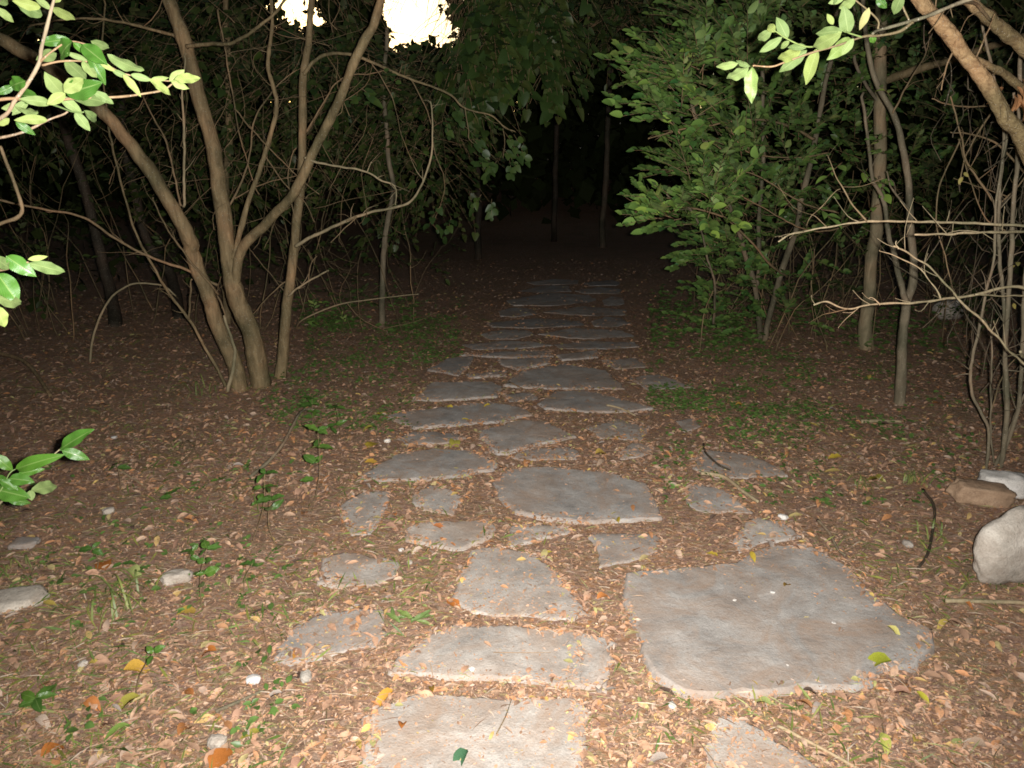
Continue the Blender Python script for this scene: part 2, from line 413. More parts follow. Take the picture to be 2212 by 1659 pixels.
# ------------------------------------------------------------------ branches
def smooth_line(P, n=6):
    P = [Vector(p) for p in P]
    if len(P) < 3: 
        return [P[0].lerp(P[1], i / n) for i in range(n + 1)]
    out = []
    for i in range(len(P) - 1):
        p0, p1, p2, p3 = P[max(i - 1, 0)], P[i], P[i + 1], P[min(i + 2, len(P) - 1)]
        for k in range(n):
            t = k / n
            out.append(0.5 * ((2 * p1) + (p2 - p0) * t + (2 * p0 - 5 * p1 + 4 * p2 - p3) * t * t + (3 * p1 - p0 - 3 * p2 + p3) * t ** 3))
    out.append(P[-1])
    return out
class Tubes:
    def __init__(s): s.V, s.F, s.n = [], [], 0
    def add(s, P, r0, r1, sides=8, n=5, rough=0.0, wob=0.0, flare=0.0, seed=0, origin=Vector()):
        L = smooth_line(P, n); m = len(L)
        rs = random.Random(seed + m)
        if wob:
            for i in range(1, m - 1):
                L[i] = L[i] + Vector((mnoise.noise(L[i] * 3.1 + Vector((seed, 0, 0))), mnoise.noise(L[i] * 3.1 + Vector((0, seed, 9))) * 0.5, mnoise.noise(L[i] * 3.1 + Vector((5, 0, seed))) * 0.5)) * wob + Vector((mnoise.noise(L[i] * 14 + Vector((seed, 3, 0))), 0, mnoise.noise(L[i] * 14 + Vector((8, 0, seed))))) * min(wob, .015) * .45
        up = Vector((0.3, 1, 0.2)); rings = []
        for i in range(m):
            d = (L[min(i + 1, m - 1)] - L[max(i - 1, 0)]).normalized()
            a = d.cross(up).normalized(); b = a.cross(d); up = a.cross(d) * -1 if False else up
            t = i / (m - 1); r = r0 + (r1 - r0) * t
            if flare: r *= 1 + flare * math.exp(-t * 14)
            ring = []
            for k in range(sides):
                an = 2 * math.pi * k / sides
                off = a * math.cos(an) + b * math.sin(an)
                rr = r
                if rough: rr *= 1 + rough * mnoise.noise((L[i] + off * r) * (0.16 / max(r, 0.004)) + Vector((seed, seed, 0))) + rough * 0.5 * mnoise.noise((L[i] + off * r) * 40)
                if flare: rr *= 1 + flare * 0.35 * math.exp(-t * 16) * math.sin(an * 3 + seed)
                p = L[i] + off * rr - origin
                ring.append((p.x, p.y, p.z))
            rings.append(ring)
        base = s.n
        for ring in rings: s.V += ring
        for i in range(m - 1):
            for k in range(sides):
                k2 = (k + 1) % sides
                s.F.append((base + i * sides + k, base + i * sides + k2, base + (i + 1) * sides + k2, base + (i + 1) * sides + k))
        # caps: an end ring closed with a pole each
        for ri, fl in ((0, True), (m - 1, False)):
            c = np.mean(np.array(rings[ri]), axis=0); s.V.append(tuple(c)); ci = base + m * sides + (0 if fl else 1)
            for k in range(sides):
                k2 = (k + 1) % sides
                q = (base + ri * sides + k2, base + ri * sides + k) if fl else (base + ri * sides + k, base + ri * sides + k2)
                s.F.append((q[0], q[1], ci, ci))
        s.n = base + m * sides + 2
        return L
    def mesh(s, name, mat):
        me = bpy.data.meshes.new(name)
        me.from_pydata(s.V, [], [f if f[2] != f[3] else f[:3] for f in s.F])
        me.polygons.foreach_set('use_smooth', np.ones(len(me.polygons), bool))
        me.materials.append(mat); me.update()
        return me
def limb(name, parent, P, r0, r1, mat, sides=8, n=5, rough=0.12, wob=0.015, flare=0.0, seed=0, label=None):
    t = Tubes(); org = parent.location if parent is not None else Vector()
    L = t.add(P, r0, r1, sides, n, rough, wob, flare, seed, org)
    o = obj(name, t.mesh(name, mat), parent)
    if label: o['label'] = label
    return o, L
def px(pts, y=None, y1=None):
    """measured points (u, v[, y]) to places; y runs from y to y1 along the list"""
    out = []
    for i, p in enumerate(pts):
        yy = p[2] if len(p) > 2 else y + ((y1 if y1 is not None else y) - y) * i / max(1, len(pts) - 1)
        out.append(W(p[0], p[1], yy))
    return out

# ------------------------------------------------------------------ ground and path
def axis(lo_f, hi_f, step, far, grow=1.16):
    a = list(np.arange(lo_f, hi_f + 1e-6, step)); s = step
    while a[-1] < far: s *= grow; a.append(a[-1] + s)
    s = step
    while a[0] > -far: s *= grow; a.insert(0, a[0] - s)
    return np.array(a)
ax, ay = axis(-4.2, 4.4, 0.045, 260), axis(0.8, 9.0, 0.045, 260)
gx, gy = np.meshgrid(ax, ay)
gz = np.empty_like(gx)
for i in range(gx.shape[0]):
    for j in range(gx.shape[1]):
        x, y = float(gx[i, j]), float(gy[i, j])
        z = hgt(x, y)
        if abs(x) < 5 and 0.5 < y < 10: z += 0.010 * mnoise.noise(Vector((x * 6, y * 6, 0))) + 0.006 * mnoise.noise(Vector((x * 17, y * 17, 3)))
        gz[i, j] = z
nx_, ny_ = len(ax), len(ay)
idx = np.arange(nx_ * ny_).reshape(ny_, nx_)
F = np.stack([idx[:-1, :-1], idx[:-1, 1:], idx[1:, 1:], idx[1:, :-1]], -1).reshape(-1, 4)
ground = obj('ground', mesh_np('ground', np.stack([gx, gy, gz], -1).reshape(-1, 3), F, M['soil'], smooth=True))
ground['kind'] = 'structure'; ground['label'] = 'forest floor of brown leaf litter and soil'

STONES = [  # outlines of the flagstones, near to far, with the height of each above the soil
 ([(782,1548),(850,1518),(905,1500),(1000,1502),(1100,1507),(1240,1509),(1264,1530),(1254,1575),(1262,1620),(1258,1705),(1000,1716),(788,1705),(795,1620),(802,1578)], .030),
 ([(1556,1541),(1600,1550),(1660,1588),(1740,1638),(1815,1700),(1650,1730),(1500,1722),(1530,1640)], .022),
 ([(835,1437),(880,1405),(930,1370),(985,1350),(1100,1347),(1200,1361),(1255,1370),(1247,1478),(1100,1465),(990,1457),(900,1453),(840,1451)], .030),
 ([(1259,1371),(1313,1378),(1330,1388),(1312,1398),(1311,1489),(1251,1479)], .030),
 ([(1020,1190),(1060,1182),(1140,1190),(1180,1215),(1240,1290),(1271,1324),(1240,1338),(1150,1330),(1040,1322),(975,1300),(990,1255)], .022),
 ([(1348,1238),(1400,1231),(1500,1222),(1590,1208),(1650,1180),(1740,1172),(1800,1197),(1852,1235),(1880,1280),(1960,1330),(2010,1352),(2012,1392),(1975,1430),(1905,1440),(1882,1474),(1815,1480),(1740,1478),(1660,1490),(1560,1500),(1480,1492),(1440,1472),(1418,1455),(1398,1430),(1390,1390),(1372,1350),(1350,1300)], .042),
 ([(1590,1162),(1628,1120),(1690,1126),(1736,1158),(1648,1170),(1598,1192)], .022),
 ([(1275,1160),(1292,1152),(1410,1152),(1426,1160),(1420,1188),(1370,1205),(1298,1222),(1286,1185)], .02),
 ([(875,1137),(902,1128),(1045,1124),(1060,1133),(1057,1152),(1030,1170),(1000,1182),(940,1174),(873,1161)], .032),
 ([(1102,1135),(1160,1131),(1240,1139),(1218,1152),(1150,1168),(1104,1178)], .024),
 ([(700,1207),(740,1190),(830,1205),(856,1217),(850,1245),(800,1265),(740,1262),(690,1254)], .012),
 ([(640,1352),(700,1322),(825,1318),(831,1368),(800,1395),(700,1410),(630,1427),(598,1418)], .010),
 ([(1067,1042),(1090,1012),(1188,1007),(1299,1016),(1393,1040),(1415,1070),(1434,1118),(1330,1122),(1240,1121),(1185,1117),(1118,1106),(1082,1078)], .034),
 ([(895,1072),(930,1047),(985,1060),(993,1072),(976,1110),(930,1102),(900,1091)], .022),
 ([(735,1090),(780,1066),(840,1062),(836,1110),(800,1150),(758,1152)], .010),
 ([(775,1028),(850,982),(940,968),(1010,972),(1075,1000),(1060,1013),(960,1028),(880,1036),(820,1033)], .034),
 ([(1110,986),(1140,971),(1230,965),(1252,975),(1240,990),(1130,992)], .02),
 ([(1035,930),(1085,915),(1130,905),(1180,910),(1246,940),(1180,956),(1090,978),(1066,970)], .034),
 ([(860,946),(890,932),(980,935),(1002,945),(960,957),(880,959)], .02),
 ([(835,897),(900,886),(980,876),(1060,868),(1130,880),(1147,893),(1080,908),(900,922),(865,910)], .034),
 ([(1165,870),(1200,845),(1260,842),(1340,860),(1412,881),(1300,889),(1180,881)], .03),
 ([(893,861),(935,825),(1065,825),(1082,835),(1070,855),(980,862)], .034),
 ([(1085,832),(1130,800),(1220,785),(1310,800),(1347,837),(1200,837)], .03),
 ([(925,797),(965,775),(1022,769),(1010,790),(990,809)], .03),
 ([(1075,776),(1190,771),(1182,784),(1122,797),(1095,790)], .03),
 ([(1008,806),(1095,800),(1092,810),(1020,813)], .03),
 ([(988,766),(1090,759),(1192,757),(1192,768),(1100,771)], .03),
 ([(1205,766),(1290,755),(1292,770),(1215,777)], .03),
 ([(1495,1012),(1520,970),(1620,985),(1680,1008),(1692,1024),(1560,1031)], .016),
 ([(1475,1072),(1500,1045),(1560,1058),(1622,1105),(1510,1103)], .014),
 ([(1463,908),(1500,904),(1512,920),(1480,931)], .02),
 ([(1340,972),(1370,955),(1412,965),(1382,984),(1345,989)], .026),
 ([(1270,924),(1330,905),(1400,925),(1382,950),(1300,946)], .010),
 ([(1088,852),(1160,846),(1160,862),(1100,867)], .010),
 ([(1360,816),(1420,808),(1500,836),(1400,841)], .014),
 ([(1300,778),(1370,772),(1400,792),(1330,796)], .016),
 ([(1000,744),(1080,737),(1150,738),(1190,746),(1120,753),(1020,754)], .03),
 ([(1200,744),(1270,736),(1370,739),(1378,749),(1290,753),(1210,752)], .03),
 ([(1040,722),(1090,711),(1140,713),(1150,722),(1120,731),(1060,732)], .03),
 ([(1162,722),(1240,709),(1350,713),(1372,726),(1290,731),(1230,730)], .03),
 ([(1052,698),(1150,687),(1250,690),(1264,702),(1150,708),(1062,706)], .03),
 ([(1280,694),(1310,685),(1340,686),(1362,698),(1320,706),(1284,704)], .03),
 ([(1078,672),(1110,664),(1150,667),(1160,678),(1110,684),(1084,682)], .03),
 ([(1176,674),(1260,662),(1352,669),(1350,680),(1290,682),(1240,680)], .03),
 ([(1096,650),(1180,632),(1280,638),(1292,650),(1190,660),(1110,660)], .035),
 ([(1304,648),(1320,641),(1345,643),(1348,656),(1320,660),(1306,658)], .03),
 ([(1118,628),(1180,616),(1228,618),(1232,629),(1160,632)], .03),
 ([(1242,628),(1300,620),(1340,624),(1338,634),(1262,634)], .03),
 ([(1140,610),(1200,603),(1248,605),(1246,613),(1160,615)], .03),
 ([(1262,610),(1320,604),(1336,609),(1330,616),(1272,617)], .035),
]
path_bed = []
for v, l, r in ((1730, 590, 2150), (1500, 640, 2030), (1300, 700, 1950), (1150, 720, 1800), (1000, 770, 1700), (900, 820, 1560), (820, 880, 1510), (740, 990, 1400), (680, 1040, 1380), (630, 1100, 1350), (590, 1130, 1330)):
    path_bed.append((l, r, v))
bedV, bedF, cols = [], [], 22
for l, r, v in path_bed:
    for k in range(4):
        pass
rows = []
for i in range(len(path_bed) - 1):
    for k in range(8):
        t = k / 8
        rows.append(tuple(path_bed[i][q] * (1 - t) + path_bed[i + 1][q] * t for q in range(3)))
for i, (l, r, v) in enumerate(rows):
    for j in range(cols + 1):
        u = l + (r - l) * j / cols
        p = G(u, v)
        e = min(j, cols - j)
        jit = 0.05 * mnoise.noise(Vector((p.x * 4, p.y * 4, 5)))
        x, y = p.x + (jit if e == 0 else 0), p.y
        z = hgt(x, y) + (-0.02 if e == 0 else 0.014) + 0.0035 * mnoise.noise(Vector((x * 9, y * 9, 1)))
        bedV.append((x, y, z))
for i in range(len(rows) - 1):
    for j in range(cols):
        a = i * (cols + 1) + j
        bedF.append((a, a + 1, a + cols + 2, a + cols + 1))
path = obj('path', mesh_np('path', bedV, bedF, M['bed'], smooth=True))
path['kind'] = 'structure'; path['label'] = 'earth path laid with irregular grey flagstones'
BED = 0.014

polys = []; buried = []
for si, (pts, h) in enumerate(STONES):
    h *= .2 if min(v for u, v in pts) < 740 else .45
    low = h <= .012
    if low: h *= .75
    g = [G(u, v, BED + h) for u, v in pts]
    c = sum(g, Vector()) / len(g)
    polys.append(np.array([(p.x, p.y) for p in g]))
    if low: buried.append(polys[-1])
    per = sum((g[i] - g[i - 1]).length for i in range(len(g)))
    step = max(0.014, per / 110)
    ol = []
    for i in range(len(g)):
        a, b = g[i], g[(i + 1) % len(g)]
        n = max(1, int((b - a).length / step))
        for k in range(n):
            p = a.lerp(b, k / n)
            q = Vector((p.x, p.y, si * 3.1))
            d = (p - c); d.z = 0; d.normalize()
            off = 0.020 * mnoise.noise(q * 8) + 0.013 * mnoise.noise(q * 27) + 0.006 * mnoise.noise(q * 70)
            ol.append(p + d * off)
    n = len(ol); zb = hgt(c.x, c.y) + BED
    tilt = Vector((random.uniform(-.012, .012), random.uniform(-.012, .012)))
    V, F = [], []
    rad = np.mean([(p - c).length for p in ol])
    for ri, (inset, dz) in enumerate(((-0.016, -0.05), (-0.008, h * 0.4), (-0.001, h * 0.86), (0.005, h), (0.25 * rad, h + .002), (0.6 * rad, h + .003))):
        for k, p in enumerate(ol):
            d = (c - p); d.z = 0
            dl = d.length
            f = inset / max(dl, 1e-6) if ri < 4 else inset / rad
            q = p + d * min(f, 0.9)
            z = zb + dz + (q.x - c.x) * tilt.x + (q.y - c.y) * tilt.y
            z += (0.005 * mnoise.noise(Vector((q.x * 6, q.y * 6, si))) + 0.002 * mnoise.noise(Vector((q.x * 21, q.y * 21, si)))) * (1 if ri > 1 else 0.3)
            z += hgt(q.x, q.y) - hgt(c.x, c.y)
            if ri in (1, 2): 
                q = q + d.normalized() * 0.006 * mnoise.noise(Vector((q.x * 45, q.y * 45, ri * 7.0)))
            V.append((q.x - c.x, q.y - c.y, z - zb))
    V.append((0, 0, h + 0.003))
    R = 6; top = R * n + 1
    V += V[3 * n:4 * n]                       # the upper face keeps a crisp rim of its own
    for ri in range(R - 1):
        for k in range(n):
            k2 = (k + 1) % n
            a, b = (ri * n + k, ri * n + k2) if ri != 3 else (top + k, top + k2)
            F.append((a, b, (ri + 1) * n + k2, (ri + 1) * n + k))
    for k in range(n): F.append(((R - 1) * n + k, (R - 1) * n + (k + 1) % n, R * n))
    me = bpy.data.meshes.new('paving_stone'); me.from_pydata(V, [], F)
    # seen from above the outlines run either way round
    area = sum(ol[i].x * ol[(i + 1) % n].y - ol[(i + 1) % n].x * ol[i].y for i in range(n))
    if area < 0: me.flip_normals()
    me.polygons.foreach_set('use_smooth', np.ones(len(me.polygons), bool))
    me.materials.append(M['stone']); me.update()
    o = obj('paving_stone', me, path, (c.x, c.y, zb))
def on_stone(X, Y, grow=1.0, which=None):
    r = np.zeros(len(X), bool)
    for P in (polys if which is None else which):
        if grow != 1: P = P.mean(0) + (P - P.mean(0)) * grow
        x0, y0, x1, y1 = P[:, 0].min(), P[:, 1].min(), P[:, 0].max(), P[:, 1].max()
        m = (X > x0) & (X < x1) & (Y > y0) & (Y < y1)
        if not m.any(): continue
        xs, ys = X[m], Y[m]; ins = np.zeros(len(xs), bool)
        for i in range(len(P)):
            xa, ya = P[i - 1]; xb, yb = P[i]
            cr = ((ya > ys) != (yb > ys)) & (xs < (xb - xa) * (ys - ya) / (yb - ya + 1e-12) + xa)
            ins ^= cr
        r[np.where(m)[0][ins]] = True
    return r
def floor_z(x, y):
    z = hgt(x, y) + 0.006
    if on_stone(np.array([x]), np.array([y]))[0]: return z + BED + 0.011
    return z + (BED if -0.75 < x < 1.3 else 0.004)
hv = np.vectorize(hgt)

# ------------------------------------------------------------------ leaf litter
def wedge(n, y0, y1, side=0.35, k=0.80):
    y = y0 * (y1 / y0) ** rng.random(n)
    x = (rng.random(n) * 2 - 1) * (k * y + side)
    return x, y
BROWNS = np.array([(.38,.235,.155),(.46,.22,.095),(.42,.30,.215),(.37,.31,.265),(.33,.19,.13),(.44,.265,.18),(.12,.08,.06),(.47,.37,.29),(.50,.38,.09),(.33,.37,.13),(.48,.19,.06)]) * 1.18
BW = np.array([.17,.15,.09,.09,.15,.11,.11,.035,.03,.06,.035]); BW /= BW.sum()
def litter(n, y0, y1, lmin, lmax, keep_stone, tpl, lift, vivid=.75):
    x, y = wedge(n, y0, y1)
    k = (~on_stone(x, y, rng.uniform(.90, .99))) | (rng.random(n) < keep_stone) | (on_stone(x, y, 1.0, buried) & (rng.random(n) < .38))
    x, y = x[k], y[k]; n = len(x)
    st = on_stone(x, y)
    z = hv(x, y) + np.where(st, BED + 0.018, np.where((x > -.75) & (x < 1.3), BED + 0.006, 0.010)) + rng.random(n) * lift * np.where(st, 0.15, 1)
    a = rng.random(n) * 6.283
    Y = np.stack([np.cos(a), np.sin(a), rng.normal(0, .22, n) * np.where(st, 0.3, 1)], -1)
    Z = np.stack([rng.normal(0, .35, n), rng.normal(0, .35, n), np.ones(n)], -1)
    L = lmin + (lmax - lmin) * rng.random(n) ** 1.8
    c = BROWNS[rng.choice(len(BROWNS), n, p=BW)] * (0.8 + 0.4 * rng.random((n, 1)))
    c = c * vivid + (1 - vivid) * np.array([.52, .315, .195])
    return tpl, np.stack([x, y, z], -1).astype(np.float32), Y, Z, L, 0.45 + 0.8 * rng.random(n), c
FLAT = leaf_template('laurel', 4, 3, 0.2, 0.4, 0, 3, 0.46)
mk_l = lambda nm, t: scatter(nm, t[0], t[1], t[2], t[3], t[4], t[5], M['litter'], t[6])
lt = obj('leaf_litter', mk_l('leaf_litter', litter(12000, 1.15, 11, .010, .058, .03, FLAT, .008, .5)), ground)
lt['kind'] = 'stuff'
lt = obj('leaf_crumbs', mk_l('leaf_crumbs', litter(140000, 1.15, 8, .004, .018, .17, LOW, .010, .5)), ground)
lt['kind'] = 'stuff'
lt = obj('far_leaf_litter', mk_l('far_leaf_litter', litter(36000, 3.2, 12, .014, .05, .03, LOW, .012, .6)), ground)
lt['kind'] = 'stuff'
def straws(n, y0, y1):
    x, y = wedge(n, y0, y1)
    k = (~on_stone(x, y, .95)) | (rng.random(n) < .04); x, y = x[k], y[k]; n = len(x); st = on_stone(x, y)
    z = hv(x, y) + np.where(st, BED + .019, np.where((x > -.75) & (x < 1.3), BED + .006, 0.008)) + rng.random(n) * np.where(st, .002, .014)
    a = rng.normal(0.15, .7, n)
    Y = np.stack([np.cos(a), np.sin(a), rng.normal(0, .10, n) * np.where(st, .2, 1)], -1); Z = np.tile([0, -.4, 1.0], (n, 1))
    cols = np.array([(.44,.31,.21),(.37,.23,.145),(.58,.48,.37),(.17,.105,.07),(.34,.35,.15)])
    c = cols[rng.choice(5, n, p=[.3,.3,.12,.2,.08])] * (.8 + .4 * rng.random((n, 1)))
    return DIAMOND, np.stack([x, y, z], -1).astype(np.float32), Y, Z, .02 + .075 * rng.random(n) ** 2.5, .04 + .06 * rng.random(n), M['litter'], c
lt2 = obj('needle_litter', scatter('needle_litter', *straws(26000, 1.15, 9)), ground)
lt2['kind'] = 'stuff'
def twig_bits(n):
    x, y = wedge(n, 1.2, 8); k = ~on_stone(x, y, 1.02) | (rng.random(n) < .06); x, y = x[k], y[k]
    T = Tubes()
    for i in range(len(x)):
        a = random.gauss(.2, .9); l = random.uniform(.04, .22); z = floor_z(float(x[i]), float(y[i])) + .004
        d = Vector((math.cos(a), math.sin(a), random.uniform(-.03, .08)))
        p = Vector((float(x[i]), float(y[i]), z)); s_ = Vector((-d.y, d.x, 0)) * random.uniform(-.15, .15) * l
        T.add([p, p + d * l * .5 + s_, p + d * l], random.uniform(.0008, .0028), .0008, 4, 3)
    return T
tb = obj('twig_litter', twig_bits(520).mesh('twig_litter', M['twig']), ground); tb['kind'] = 'stuff'
def short_grass(n):
    x, y = wedge(n, 1.2, 7.5)
    pn = np.array([mnoise.noise(Vector((float(a) * 1.4, float(b) * 1.4, 2))) for a, b in zip(x, y)])
    k = (~on_stone(x, y, 1.0)) & (pn + .30 * (x < -.4) + .12 * (np.abs(x - .3) > .9) + rng.normal(0, .16, n) > .28)
    x, y = x[k], y[k]; n = len(x)
    z = hv(x, y) + np.where((x > -.75) & (x < 1.3), BED + .004, .006)
    a = rng.random(n) * 6.283
    Y = np.stack([np.cos(a), np.sin(a), .1 + .7 * rng.random(n) ** 2], -1); Z = np.tile([0, -.5, 1.0], (n, 1)) + rng.normal(0, .2, (n, 3))
    c = np.array([(.9,.95,.8),(1.15,1.05,.9),(.6,.75,.55),(1.4,1.1,.9)])[rng.choice(4, n)] * (.7 + .5 * rng.random((n, 1)))
    return scatter('short_grass', DIAMOND, np.stack([x, y, z], -1).astype(np.float32), Y, Z, .018 + .075 * rng.random(n) ** 2, .09 + .12 * rng.random(n), M['turf'], c)
sg = obj('short_grass', short_grass(26000)); sg['kind'] = 'stuff'; sg['label'] = 'short thin grass blades growing through the leaf litter'

# litter banked in drifts against the edges of the slabs
def drifts():
    X, Y2, Zs = [], [], []
    for P in polys[:36]:
        for i in range(len(P)):
            a, b = P[i - 1], P[i]; ln = float(np.hypot(*(b - a))); k = int(ln * 330)
            nrm_ = np.array([b[1] - a[1], a[0] - b[0]]) / max(ln, 1e-6)
            for _ in range(k):
                q = a + (b - a) * random.random() + nrm_ * random.gauss(0, .018)
                if mnoise.noise(Vector((q[0] * 3.3, q[1] * 3.3, 7))) + random.uniform(-.15, .15) < .0: continue
                X.append(q[0]); Y2.append(q[1])
    x, y = np.array(X), np.array(Y2); n = len(x); st = on_stone(x, y)
    z = hv(x, y) + np.where(st, BED + .018, BED + .011) + rng.random(n) * .008
    a = rng.random(n) * 6.283
    Yd = np.stack([np.cos(a), np.sin(a), rng.normal(0, .2, n)], -1); Zd = np.stack([rng.normal(0, .3, n), rng.normal(0, .3, n), np.ones(n)], -1)
    c = BROWNS[rng.choice(len(BROWNS), n, p=BW)] * (.8 + .4 * rng.random((n, 1))); c = c * .7 + .3 * np.array([.52, .315, .195])
    return FLAT, np.stack([x, y, z], -1).astype(np.float32), Yd, Zd, .008 + .03 * rng.random(n) ** 2, .45 + .8 * rng.random(n), c
dl = obj('litter_drift', mk_l('litter_drift', drifts()), path); dl['kind'] = 'stuff'
# the largest litter leaves, one by one
FAL = [leaf_template('laurel', 6, 3, 0.2 + 0.15 * i, 0.35 + .1 * i, 0.02, i, 0.40 + .05 * i) for i in range(5)] + [leaf_template('lobed', 9, 3, .2, .3, .02, 9, .8)]
def fallen(name, parent, x, y, L, col, k=None, flat=.25, ang=None):
    k = random.randrange(5) if k is None else k
    a = random.uniform(0, 6.283) if ang is None else ang
    o = leaf_obj(name, leaf_mesh(('fal', k), FAL[k], M['fallen']), parent, (x, y, floor_z(x, y) + .006 + (random.random() * .008 if flat > .1 else 0)),
        (math.cos(a), math.sin(a), random.uniform(-flat, flat) * .5), (random.uniform(-flat, flat), random.uniform(-flat, flat), 1), L, random.uniform(.65, 1.1))
    o.color = (*col, 1)
    return o
xs, ys = wedge(420, 1.35, 5.2, .2, .72)
st = on_stone(xs, ys) & (rng.random(420) > .12)
xs, ys = xs[~st][:290], ys[~st][:290]
for x, y in zip(xs, ys):
    col = BROWNS[rng.choice(len(BROWNS), p=BW)] * rng.uniform(.65, 1.0)
    fallen('fallen_leaf', ground, float(x), float(y), random.uniform(.03, .07), col)

YEL, ORA, OLV, GRN, BRN = (.50, .37, .05), (.42, .15, .035), (.30, .27, .05), (.10, .22, .04), (.22, .12, .06)
MARKED = [  # leaves that catch the eye, by where they lie
 (966,886,YEL,.07,'yellow leaf lying on the long slab nearest the leaning tree clump'), (1060,887,YEL,.05,'small yellow leaf on the same long slab, nearer the middle of the path'),
 (812,902,YEL,.09,'yellow leaf on the soil off the end of a long slab'), (795,975,YEL,.10,'wide yellow leaf beside the path edge by the grey slab'), (788,1007,(.50,.30,.05),.09,'amber yellow leaf at the corner of the broad path slab'),
 (997,919,YEL,.06,'small yellow leaf in the joint between two rows of slabs'), (1331,960,YEL,.09,'upright yellow leaf beside the small raised stone'), (1285,990,(.48,.33,.08),.09,'buff yellow leaf above the big dark slab'),
 (983,961,OLV,.10,'olive yellow leaf behind the broad grey slab'), (807,929,OLV,.07,'olive leaf on the soil outside the path'), (1818,993,YEL,.08,'bright yellow leaf on bare litter near the thin stems'),
 (1815,1023,(.48,.36,.12),.08,'dull yellow leaf just in front of a brighter one'), (1906,1047,OLV,.10,'yellow green leaf beside a grassy tuft'), (1588,881,(.48,.28,.06),.08,'orange yellow leaf in the green ground cover'),
 (1620,1210,YEL,.065,'folded yellow leaf on the upper part of the largest slab'), (1912,1375,(.50,.45,.15),.06,'pale yellow leaf on the outer part of the largest slab'), (1922,1449,(.27,.29,.03),.09,'lime green curled leaf at the outer edge of the largest slab'),
 (1550,1215,YEL,.05,'small yellow leaf at the top edge of the largest slab'), (1691,1286,(.28,.17,.04),.045,'small brown pointed leaf in the middle of the largest slab'), (1976,1512,(.46,.42,.05),.05,'small lemon leaf on soil past the largest slab'),
 (1902,1601,(.42,.43,.10),.07,'greenish yellow leaf at the very front of the litter'), (1733,1120,(.45,.36,.15),.07,'tan heart shaped leaf above the largest slab'), (936,1519,(.30,.18,.03),.05,'curled brown yellow leaf on the front slab'),
 (852,1506,(.50,.26,.04),.09,'amber leaf lying at the corner of the front slab'), (966,1311,ORA,.06,'orange leaf at the corner of the wedge shaped slab'), (936,1151,(.42,.16,.06),.06,'rust leaf lying on a small grey slab'),
 (1336,1143,YEL,.07,'yellow leaf above the small tilted slab'), (1195,1205,(.46,.37,.06),.06,'yellow leaf beside the tip of the wedge shaped slab'), (869,1600,ORA,.045,'small orange leaf on the front slab'),
 (1010,1643,(.05,.12,.06),.07,'dark green leaf at the near end of the front slab'), (383,1338,(.36,.24,.05),.09,'brown yellow leaf near the grass tuft'), (228,1242,ORA,.09,'orange leaf beside a seedling on the litter'),
 (470,1418,ORA,.06,'rust orange leaf in front of the white chip'), (635,1439,(.46,.22,.05),.06,'orange leaf beside the half buried slab'), (306,1516,OLV,.085,'olive leaf at the foot of the two leaved seedling'),
 (269,1459,(.50,.30,.05),.08,'amber leaf beside the two leaved seedling'), (282,1576,(.16,.24,.05),.07,'green fallen leaf in the front litter'), (91,1648,ORA,.07,'orange leaf in the front corner of the litter'),
 (497,1630,ORA,.075,'long orange leaf in the front litter'), (386,1600,(.40,.17,.06),.07,'broad rust leaf in the front litter'), (568,1593,(.30,.26,.05),.06,'olive brown leaf near the front slab'),
]
for i, (u, v, c, L, lab) in enumerate(MARKED):
    p = G(u, v)
    o = fallen('fallen_leaf', None, p.x, p.y, L * 1.05, c, k=(5 if i % 7 == 3 else None), flat=.18)
    tag(o, lab, 'leaf', 'bright fallen leaves on the path and litter')

# ------------------------------------------------------------------ rocks
def rock(name, u, v, w, d, h, mat, label, seed, rot=0.0, sink=.2, cat='stone', boxy=0.0, lift=0.0, group=None):
    import bmesh
    bm = bmesh.new(); bmesh.ops.create_icosphere(bm, subdivisions=4 if w > .1 else 2, radius=1)
    for q in bm.verts:
        p = q.co.copy()
        if boxy:
            m = max(abs(p.x), abs(p.y), abs(p.z)); p = p.lerp(p / m * .82, boxy)
        nz = mnoise.noise(p * 1.1 + Vector((seed, 0, 0))) * .22 + mnoise.noise(p * 3.2 + Vector((0, seed, 0))) * .08 + mnoise.noise(p * 9 + Vector((0, 0, seed))) * .03
        p = p * (1 + nz)
        q.co = Vector((p.x * w / 2, p.y * d / 2, p.z * h / 2))
    me = bpy.data.meshes.new(name); bm.to_mesh(me); bm.free()
    if w > .1: me.polygons.foreach_set('use_smooth', np.ones(len(me.polygons), bool))
    me.materials.append(mat)
    g = G(u, v)
    o = obj(name, me, None, (g.x, g.y, floor_z(g.x, g.y) + h * (.5 - sink) + lift)); o.rotation_euler = (0, 0, rot)
    return tag(o, label, cat, group)
rock('boulder', 2176, 1256, .34, .13, .33, M['rock'], 'round pale boulder standing on the litter at the picture edge', 3.3, .2, .06, 'boulder')
blk = rock('sandstone_block', 2113, 1085, .29, .13, .105, M['tan_block'], 'tan rough edged block lying in front of a white rock', 8.1, -.16, .1, 'stone block', boxy=.85)
blk.rotation_euler = (.1, .10, -.16)
rock('rock', 2160, 1066, .25, .16, .12, M['white_rock'], 'white angular rock leaning behind the tan block', 5.2, -.3, .12, 'rock', boxy=.5)
rock('rock', 42, 1300, .20, .16, .05, M['rock'], 'broad pale rock half buried in litter beyond the grass tuft', 2.7, .3, .42, 'rock', boxy=.3)
rock('rock', 384, 1255, .12, .07, .05, M['rock'], 'small slanting pale rock behind the grass tuft', 6.4, .4, .3, 'rock', boxy=.4)
rock('rock', 55, 1180, .12, .09, .03, M['stone'], 'flat grey rock nearly sunk in the litter', 9.4, .1, .3, 'rock', boxy=.5)
rock('rock', 2046, 690, .28, .22, .24, M['rock'], 'round pale rock far back among the dark stems', 1.4, 0, .1, 'rock')
